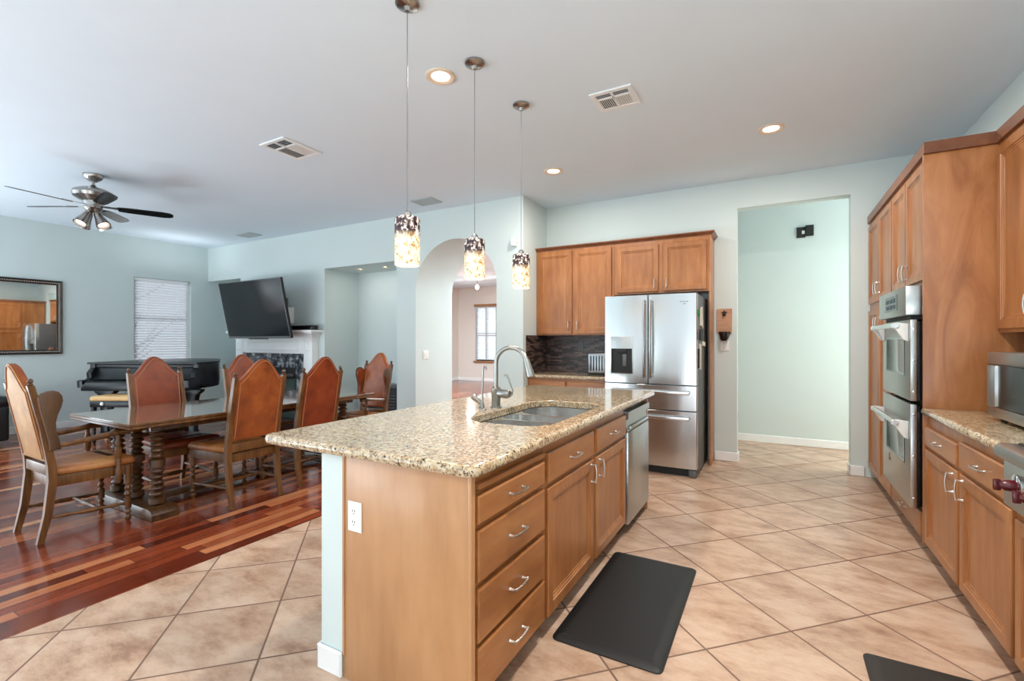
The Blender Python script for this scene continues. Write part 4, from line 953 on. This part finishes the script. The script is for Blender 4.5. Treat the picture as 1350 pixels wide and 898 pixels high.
def chair(label, arm=False, back='leather', seatm='leather'):
    # local: faces +y, origin on the floor
    t = thing('dining_armchair' if arm else 'dining_chair', label, 'armchair' if arm else 'chair', (0, 0, 0), 'carved oak dining set chairs')
    fr_ = .20 if arm else .27; wr, wf = .205, .235; zt = 1.03
    for s in (-1, 1):
        P = [(s*wr, -.30, 0), (s*wr, -.262, .18), (s*wr, -.24, .40), (s*wr, -.245, .50), (s*wr, -.285, .75), (s*wr, -.345, zt)]
        mb = MB(); h = [.017, .021, .023, .022, .020, .018]
        b = bmesh.new(); rs = []
        for p, q in zip(P, h): rs.append([b.verts.new((p[0]+dx*q*.85, p[1]+dy*q, p[2])) for dx, dy in ((-1, -1), (1, -1), (1, 1), (-1, 1))])
        for a, c_ in zip(rs, rs[1:]):
            for i in range(4): b.faces.new((a[i], a[(i+1) % 4], c_[(i+1) % 4], c_[i]))
        b.faces.new(rs[0][::-1]); b.faces.new(rs[-1]); bmesh.ops.recalc_face_normals(b, faces=b.faces)
        mb._app(b); st_ = mb.build('rear_leg', M['oak'], t, 25)
        MB().lathe([(.012, zt-.001), (.017, zt+.006), (.010, zt+.014), (.016, zt+.026), (.013, zt+.038), (.004, zt+.046)], 14, Matrix.Translation((s*wr, -.345, 0))).build('finial', M['darkoak'], st_)
        MB().lathe([(.012, 0), (.021, .018), (.022, .03), (.011, .048), (.021, .066), (.011, .085), (.022, .095), (.022, .165), (.011, .175), (.022, .197), (.011, .219), (.022, .241), (.011, .262), (.023, .275), (.023, .415)], 14, Matrix.Translation((s*wf*.93, fr_-.03, 0))).build('front_leg', M['oak'], t)
    # seat rails
    mb = MB(); mb.prism([(-wr+.015, -.235), (wr-.015, -.235), (wf-.004, fr_-.004), (-wf+.004, fr_-.004)], lambda x, y: (x, y, .345), lambda x, y: (x, y, .418), .004); mb.build('seat_frame', M['oak'], t)
    def so(i): return [(-wr-.008+i+.02, -.215+i), (wr+.008-i-.02, -.215+i), (wf+.012-i, fr_-.08), (wf+.012-i, fr_-.01-i), (wf-.01-i, fr_+.014-i), (-wf+.01+i, fr_+.014-i), (-wf-.012+i, fr_-.01-i), (-wf-.012+i, fr_-.08)]
    MB().rings(so, [(.012, .4185), (0, .426), (0, .452), (.012, .468), (.05, .478), (.11, .482)], lambda u, v, w: (u, v, w)).build('seat', M[seatm], t, 60)
    # stretchers: two side, one cross
    spin = [(.008, 0), (.013, .06), (.008, .12), (.015, .2), (.010, .26), (.011, .34), (.017, .42), (.017, .58), (.011, .66), (.010, .74), (.015, .8), (.008, .88), (.013, .94), (.008, 1)]
    for s in (-1, 1): MB().turn((s*wr, -.262, .155), (s*wf*.93, fr_-.03, .13), spin, 12).build('stretcher', M['oak'], t)
    MB().turn((-.213, .0, .143), (.213, .0, .143), spin, 12).build('stretcher', M['oak'], t)
    # back: padded panel with an ogee top, follows the rake of the stiles
    hw = wr-.016; z0, z1, za = .525, 1.005, 1.17
    yb = lambda z: -.245-.040*((z-.5)/.25) if z < .75 else -.285-.060*((z-.75)/.28)
    def ol(i):
        pts = [(-hw+i, z0+i), (hw-i, z0+i)]
        top = []
        for k in range(17):
            x = 1-k/8; ax = abs(x)
            z = z1+(za-z1)*(.5+.5*math.cos(math.pi*min(1, ax/.97)))**.72
            top.append((x*(hw-i), z-i*(1.0 if ax < .2 else 1.15)))
        return pts+top
    MB().rings(ol, [(0, -.018), (0, .014), (.010, .022), (.03, .026)], lambda u, v, w: (u, yb(v)+w, v)).build('backrest', M['leather'], t, 50)
    MB().rings(ol, [(.002, -.0185), (.002, -.022), (.022, -.024)], lambda u, v, w: (u, yb(v)+w, v), True, True).build('back_cover', M[back], t, 50)
    mb = MB(); o1 = ol(.016); pth = o1[2:]+[o1[0], o1[1]]
    P = [(u, yb(v)-.0265, v) for u, v in o1]; mb.tube(P[1:]+[P[0]], .0035, 6)
    P = [(u, yb(v)+.026, v) for u, v in ol(.02)]; mb.tube(P[1:]+[P[0]], .0035, 6)
    mb.build('welting', M['welt'], t)
    mb = MB(); mb.box(-hw, hw, -.262, -.228, .43, .50, .004); mb.build('back_rail', M['oak'], t)
    if arm:
        for s in (-1, 1):
            # wing
            W_ = [(-.262, .60), (-.205, .60), (-.212, .66), (-.228, .72), (-.232, .78), (-.222, .83), (-.204, .88), (-.196, .92), (-.200, .955), (-.218, .982), (-.245, .994), (-.275, .992), (-.305, .978), (-.322, .955), (-.312, .88), (-.290, .77), (-.268, .66)]
            xa, xb = s*(wr+.019), s*(wr+.043)
            w_ = MB(); w_.prism(W_, lambda y, z: (xa, y, z), lambda y, z: (xb, y, z), .008).build('wing', M['wingoak'], t)
            xi = s*(wr-.001); MB().prism([(y*.96-.012, .775+(z-.775)*.92) for y, z in W_], lambda y, z: (xi, y, z), lambda y, z: (xa-s*.0005, y, z), .004).build('wing_pad', M['leather_red'], t)
            # arm and its turned support
            P = [(s*(wr+.012), -.255, .62), (s*(wr+.03), -.10, .635), (s*(wf+.005), .06, .655), (s*(wf+.010), .13, .665), (s*(wf+.010), .175, .655)]
            MB().tube(P, [.016, .018, .020, .023, .018], 10).build('arm', M['oak'], t)
            MB().lathe([(.014, .30), (.02, .33), (.02, .40), (.013, .42), (.019, .45), (.013, .475), (.021, .49), (.021, .55), (.013, .56), (.019, .585), (.012, .61), (.016, .645)], 12, Matrix.Translation((s*(wf+.018), .10, 0))).build('arm_support', M['oak'], t)
    return t
def put(o, x, y, rz): o.location = (x, y, 0); o.rotation_euler = (0, 0, R(rz)); return o
a1 = chair('winged armchair seen from behind at the near end of the table, tan leather back', True, 'leather_tan', 'leather_seat')
put(a1, -4.36, 1.475, 0)
ch = chair('leather-backed dining chair seen from behind, nearest of the two beside the island', False, 'leather', 'leather_seat')
put(ch, -4.0, 2.355, 90)
def again(src, label, x, y, rz, mats=None):
    o = dup(src); o['label'] = label; put(o, x, y, rz)
    if mats:
        for c_ in o.children:
            if c_.name.split('.')[0] in mats:
                c_.data = c_.data.copy(); c_.data.materials[0] = M[mats[c_.name.split('.')[0]]]
    return o
red = {'backrest': 'leather_red', 'back_cover': 'leather_red', 'seat': 'leather_red'}
again(ch, 'reddish leather dining chair seen from behind, farther one beside the island', -4.03, 2.985, 90, red)
again(ch, 'reddish leather dining chair facing us in front of the piano', -4.66, 2.20, -90, red)
again(ch, 'leather dining chair on the piano side, half hidden before the fireplace', -4.66, 3.03, -90, {'backrest': 'leather_red'})
a2 = again(a1, 'winged armchair facing us at the far end of the table', -4.23, 3.90, 180, {'back_cover': 'leather'})

# ------------------------------------------------------------------ living end
# piano (built facing -y, then turned)
pn = thing('grand_piano', 'black baby grand piano in the corner by the blind', 'piano', (0, 0, 0))
lidpts = [(-.73, 0), (.75, 0), (.75, .36), (.72, .52), (.62, .72), (.46, .92), (.36, 1.12), (.25, 1.32), (.05, 1.45), (-.25, 1.50), (-.55, 1.46), (-.70, 1.34), (-.73, 1.15)]
def off(p, k): c0 = Vector((0, .6)); v = Vector(p); return tuple(v+(c0-v).normalized()*k)
MB().prism(lidpts, lambda x, y: (x, y-.01, 1.0), lambda x, y: (x, y-.01, 1.025), .006).build('lid', M['piano'], pn)
MB().prism([off(p, .02) for p in [(-.73, .16)]+[(.75, .16)]+lidpts[2:]], lambda x, y: (x, y, .665), lambda x, y: (x, y, .999), .004).build('rim', M['piano'], pn)
MB().box(-.68, .70, -.16, .175, .655, .745, .01).build('keybed', M['piano'], pn)
MB().box(-.62, .64, -.175, -.150, .66, .765, .008).build('keyslip', M['piano'], pn)
for s, x in ((-1, -.69), (1, .71)):
    MB().prism([(.175, .70), (-.16, .70), (-.165, .79), (-.13, .80), (-.06, .79), (-.02, .82), (-.03, .88), (.0, .92), (.03, .95), (.03, .998), (.175, .998)], lambda y, z, x=x: (x-.035, y, z), lambda y, z, x=x: (x+.035, y, z), .006).build('cheek', M['piano'], pn)
MB().prism([(-.14, .746), (-.14, .775), (-.02, .80), (.03, .86), (.06, .95), (.17, .95), (.17, .746)], lambda y, z: (-.653, y, z), lambda y, z: (.673, y, z), .006).build('fallboard', M['piano'], pn)
MB().box(-.655, .675, .04, .17, .951, .998, .004).build('front_rail', M['piano'], pn)
for x, y in ((-.52, .06), (.62, .10), (-.35, 1.15)):
    mb = MB(); mb.prism([(-.14, .654), (.14, .654), (.13, .62), (.075, .58), (.055, .50), (.045, .10), (.06, .07), (-.06, .07), (-.045, .10), (-.055, .50), (-.075, .58), (-.13, .62)], lambda u, z, x=x, y=y: (x+u, y-.05, z), lambda u, z, x=x, y=y: (x+u, y+.05, z), .006)
    o = mb.build('leg', M['piano'], pn)
    MB().lathe([(.012, 0), (.028, .008), (.03, .03), (.02, .055), (.018, .069)], 14, Matrix.Translation((x, y, 0))).build('caster', M['nail'], o)
mb = MB(); mb.box(-.10, -.075, .10, .13, .12, .654).box(.075, .10, .10, .13, .12, .654).box(-.13, .13, .06, .16, .09, .12, .006); o = mb.build('pedal_lyre', M['piano'], pn)
for x in (-.06, 0, .06): MB().box(x-.015, x+.015, -.04, .0595, .095, .108, .004).build('pedal', M['nail'], o)
pn.location = (-7.443, 3.113, 0); pn.rotation_euler = (0, 0, YAW)
bn = thing('piano_bench', 'low piano bench with tan cushion in front of the piano', 'bench', (0, 0, 0))
MB().rings(rrect(-.38, .38, -.17, .17, .04, 4), [(.01, .551), (0, .56), (0, .59), (.012, .605), (.05, .613)], lambda u, v, w: (u, v, w)).build('cushion', M['cushion'], bn, 60)
MB().box(-.37, .37, -.16, .16, .47, .55, .005).build('frame', M['piano'], bn)
for x in (-.34, .34):
    for y in (-.13, .13): MB().lathe([(.016, 0), (.024, .04), (.016, .08), (.026, .3), (.028, .469)], 14, Matrix.Translation((x, y, 0))).build('leg', M['piano'], bn)
MB().lathe([(.022, 0), (.022, .01), (.012, .018)], 16, Matrix.Translation((-.21, -.16, .515)) @ Matrix.Rotation(R(90), 4, 'X')).build('adjuster_knob', M['plastic'], bn)
Fv = Vector((-math.sin(YAW), math.cos(YAW), 0)); Rv = Vector((math.cos(YAW), math.sin(YAW), 0))
bn.location = pn.location+Rv*(-.01)-Fv*.20; bn.rotation_euler = (0, 0, YAW)
# television on a tilting mount
tv = thing('television', 'large flat television tilted down above the fireplace', 'television', (0, 0, 0))
tw, th = 1.592, .919
MB().box(-tw/2, tw/2, .004, .04, -th/2, th/2, .006).build('back_shell', M['blackmatte'], tv)
mb = MB(); b_ = .014
for a in ((-tw/2, tw/2, -th/2, -th/2+.035), (-tw/2, tw/2, th/2-b_, th/2), (-tw/2, -tw/2+b_, -th/2+.035, th/2-b_), (tw/2-b_, tw/2, -th/2+.035, th/2-b_)): mb.box(a[0], a[1], -.010, .0035, a[2], a[3], .003, 1)
mb.build('bezel', M['fridge_side'], tv)
MB().box(-tw/2+b_, tw/2-b_, -.004, .0035, -th/2+.035, th/2-b_).build('screen', M['tvglass'], tv, 0)
MB().box(-.25, .25, -.012, -.002, -th/2-.012, -th/2+.002, .003).build('sensor_bar', M['blackmatte'], tv)
tv.location = (-7.143, 4.48, 1.804); tv.rotation_euler = (R(11.4), 0, 0)
mn = thing('wall_mount', 'grey wall mount arm behind the television', 'mount', (-7.3, 4.97, 1.7))
MB().box(-7.6, -7.0, 4.962, 4.9795, 1.62, 2.02, .004).build('wall_plate', M['fridge_side'], mn)
for x in (-7.5, -7.1): MB().box(x-.02, x+.02, 4.53, 4.9615, 1.80, 1.84, .004).build('arm', M['fridge_side'], mn)
MB().box(-6.90, -6.84, 4.86, 4.9795, 1.60, 1.86, .004).build('side_bracket', M['plastic'], mn)
# fireplace mantel
mt = thing('fireplace_mantel', 'white wooden fireplace mantel under the television', 'fireplace', (-7.18, 4.85, 0))
yf = 4.86
for x in (-8.255, -6.445):
    o = MB().box(x-.005, x+.195, yf, 4.9795, 0, 1.34, .004).build('pilaster', M['white'], mt)
    MB().panel(FY(yf), x+.03, x+.16, 1.16, 1.31, [(0, 0), (.008, .006), (.02, .002)]).build('rosette', M['white'], o)
MB().box(-8.06, -6.4505, yf+.01, 4.9795, 1.11, 1.34, .003).build('frieze', M['white'], mt)
MB().panel(FY(yf+.01), -7.95, -6.56, 1.16, 1.30, [(0, 0), (.01, .006), (.03, .002)]).build('frieze_panel', M['white'], mt)
CRM = [(-.10, 1.341), (0.01, 1.341), (.012, 1.365), (.03, 1.385), (.045, 1.41), (.075, 1.425), (.08, 1.445), (-.10, 1.445)]
mb = MB(); mb.sweep(CRM, [(-8.26, 4.9785), (-8.26, yf), (-6.25, yf), (-6.25, 4.9785)], 1)
mb.build('crown', M['white'], mt, 30)
MB().box(-8.37, -6.13, yf-.11, 4.9795, 1.446, 1.482, .005).build('shelf', M['white'], mt)
fb = thing('fireplace', 'grey marble fireplace surround with dark glass firebox doors', 'fireplace', (-7.15, 4.93, 0))
mb = MB(); mb.box(-8.055, -6.455, 4.93, 4.9795, .88, 1.105).box(-8.055, -7.78, 4.93, 4.9795, 0, .88).box(-6.73, -6.455, 4.93, 4.9795, 0, .88); mb.build('surround', M['marble'], fb)
MB().box(-7.779, -6.731, 4.95, 4.9795, .0, .879).build('firebox', M['blackmatte'], fb, 0)
MB().prism([(4.9495, .80), (4.88, .76), (4.88, .73), (4.9495, .72)], lambda y, z: (-7.74, y, z), lambda y, z: (-6.77, y, z), .003).build('hood', M['steel'], fb)
for x0, x1 in ((-7.76, -7.26), (-7.25, -6.75)):
    o = MB().box(x0, x1, 4.925, 4.9495, .06, .70, .004).build('firebox_door', M['glassblack'], fb)
    MB().box(x0+.2, x0+.3, 4.905, 4.9245, .60, .615, .003).build('handle', M['chrome'], o)
sb = thing('soundbar', 'slim black soundbar lying on the mantel shelf', 'speaker', (-6.62, 4.86, 1.4825))
MB().box(-7.15, -6.14, 4.80, 4.89, 1.4825, 1.555, .01).build('cabinet', M['blackmatte'], sb)
MB().box(-7.12, -6.17, 4.795, 4.7995, 1.492, 1.545, .002).build('grille', M['black'], sb)
tag(MB().tube([(-6.62, 4.90, 1.60), (-6.55, 4.93, 1.66), (-6.42, 4.95, 1.66), (-6.33, 4.96, 1.60), (-6.32, 4.965, 1.52)], .004, 6).build('power_cord', M['plastic'], None), 'pale cord looping beside the television above the soundbar', 'cord')
tag(MB().tube([(-8.30, 4.97, 1.62), (-8.42, 5.0, 1.40), (-8.50, 5.02, 1.22), (-8.42, 4.99, 1.12), (-8.36, 4.975, 1.06), (-8.33, 4.97, 1.10)], .004, 6).build('power_cord', M['plastic'], None), 'thin cord drooping below the left corner of the television', 'cord')
# small black cabinet in the alcove
bc = thing('media_cabinet', 'small black louvered cabinet standing in the alcove', 'cabinet', (-5.2, 5.42, 0))
MB().box(-5.62, -4.80, 5.25, 5.63, .0, .60, .004).build('body', M['blackmatte'], bc)
MB().box(-5.64, -4.78, 5.22, 5.64, .601, .635, .005).build('top', M['piano'], bc)
for x0, x1 in ((-5.60, -5.22), (-5.20, -4.82)):
    o = MB().panel(FY(5.2495), x0, x1, .05, .58, [(0, 0), (0, .014), (.05, .014), (.055, .008)]).build('door', M['blackmatte'], bc)
    mb = MB()
    for k in range(9): mb.box(x0+.06, x1-.06, 5.230, 5.2405, .12+k*.045, .145+k*.045, .003)
    mb.build('louver', M['piano'], o)
# mirror
my0, my1, mz0, mz1 = 1.30, 2.885, 1.12, 2.205
mr = thing('wall_mirror', 'large mirror in a dark beaded frame on the left wall', 'mirror', (WL+.02, (my0+my1)/2, mz0))
fM = FX(WL+.0005, 1)
MB().panel(fM, my0+.05, my1-.05, mz0+.05, mz1-.05, [(0, .002), (0, .014), (.001, .0145)]).build('mirror_glass', M['mirror'], mr, 0)
mb = MB(); fr2 = [(0, .002), (0, .03), (.012, .036), (.03, .022), (.062, .018), (.066, .014), (.066, .002)]
mb.rings(lambda i: [(my0+i, mz0+i), (my1-i, mz0+i), (my1-i, mz1-i), (my0+i, mz1-i)], fr2, fM, False, False)
fo = mb.build('frame', M['frame'], mr, 20)
mb = MB()
n = 62
for k in range(n):
    y = my0+.035+(my1-my0-.07)*k/(n-1)
    for z in (mz0+.035, mz1-.035): mb.lathe([(.001, -.010), (.008, -.007), (.011, 0), (.008, .007), (.001, .010)], 8, Matrix.Translation((WL+.026, y, z)))
n = 42
for k in range(1, n-1):
    z = mz0+.035+(mz1-mz0-.07)*k/(n-1)
    for y in (my0+.035, my1-.035): mb.lathe([(.001, -.010), (.008, -.007), (.011, 0), (.008, .007), (.001, .010)], 8, Matrix.Translation((WL+.026, y, z)))
mb.build('beading', M['nickel'], fo)
# sofa end at the left edge
sf = thing('leather_sofa', 'black leather sofa end at the left edge by the mirror wall', 'sofa', (-8.85, 1.25, 0))
MB().box(-9.25, -8.42, .45, 2.08, .09, .30, .03, 3).build('base', M['leather_black'], sf)
for y0, y1 in ((.42, .64), (1.88, 2.10)):
    o = MB().box(-9.25, -8.40, y0, y1, .06, .50, .03, 3).build('arm', M['leather_black'], sf)
    MB().box(-9.26, -8.385, y0-.02, y1+.02, .475, .62, .06, 4).build('arm_pad', M['leather_black'], o)
MB().box(-9.30, -9.08, .66, 1.86, .28, .90, .07, 4).build('backrest', M['leather_black'], sf)
MB().box(-9.06, -8.40, .66, 1.86, .29, .47, .05, 4).build('seat_cushion', M['leather_black'], sf)
for x in (-9.2, -8.48):
    for y in (.5, 2.0): MB().cyl((x, y, 0), (x, y, .089), .025, .03).build('foot', M['blackmatte'], sf)
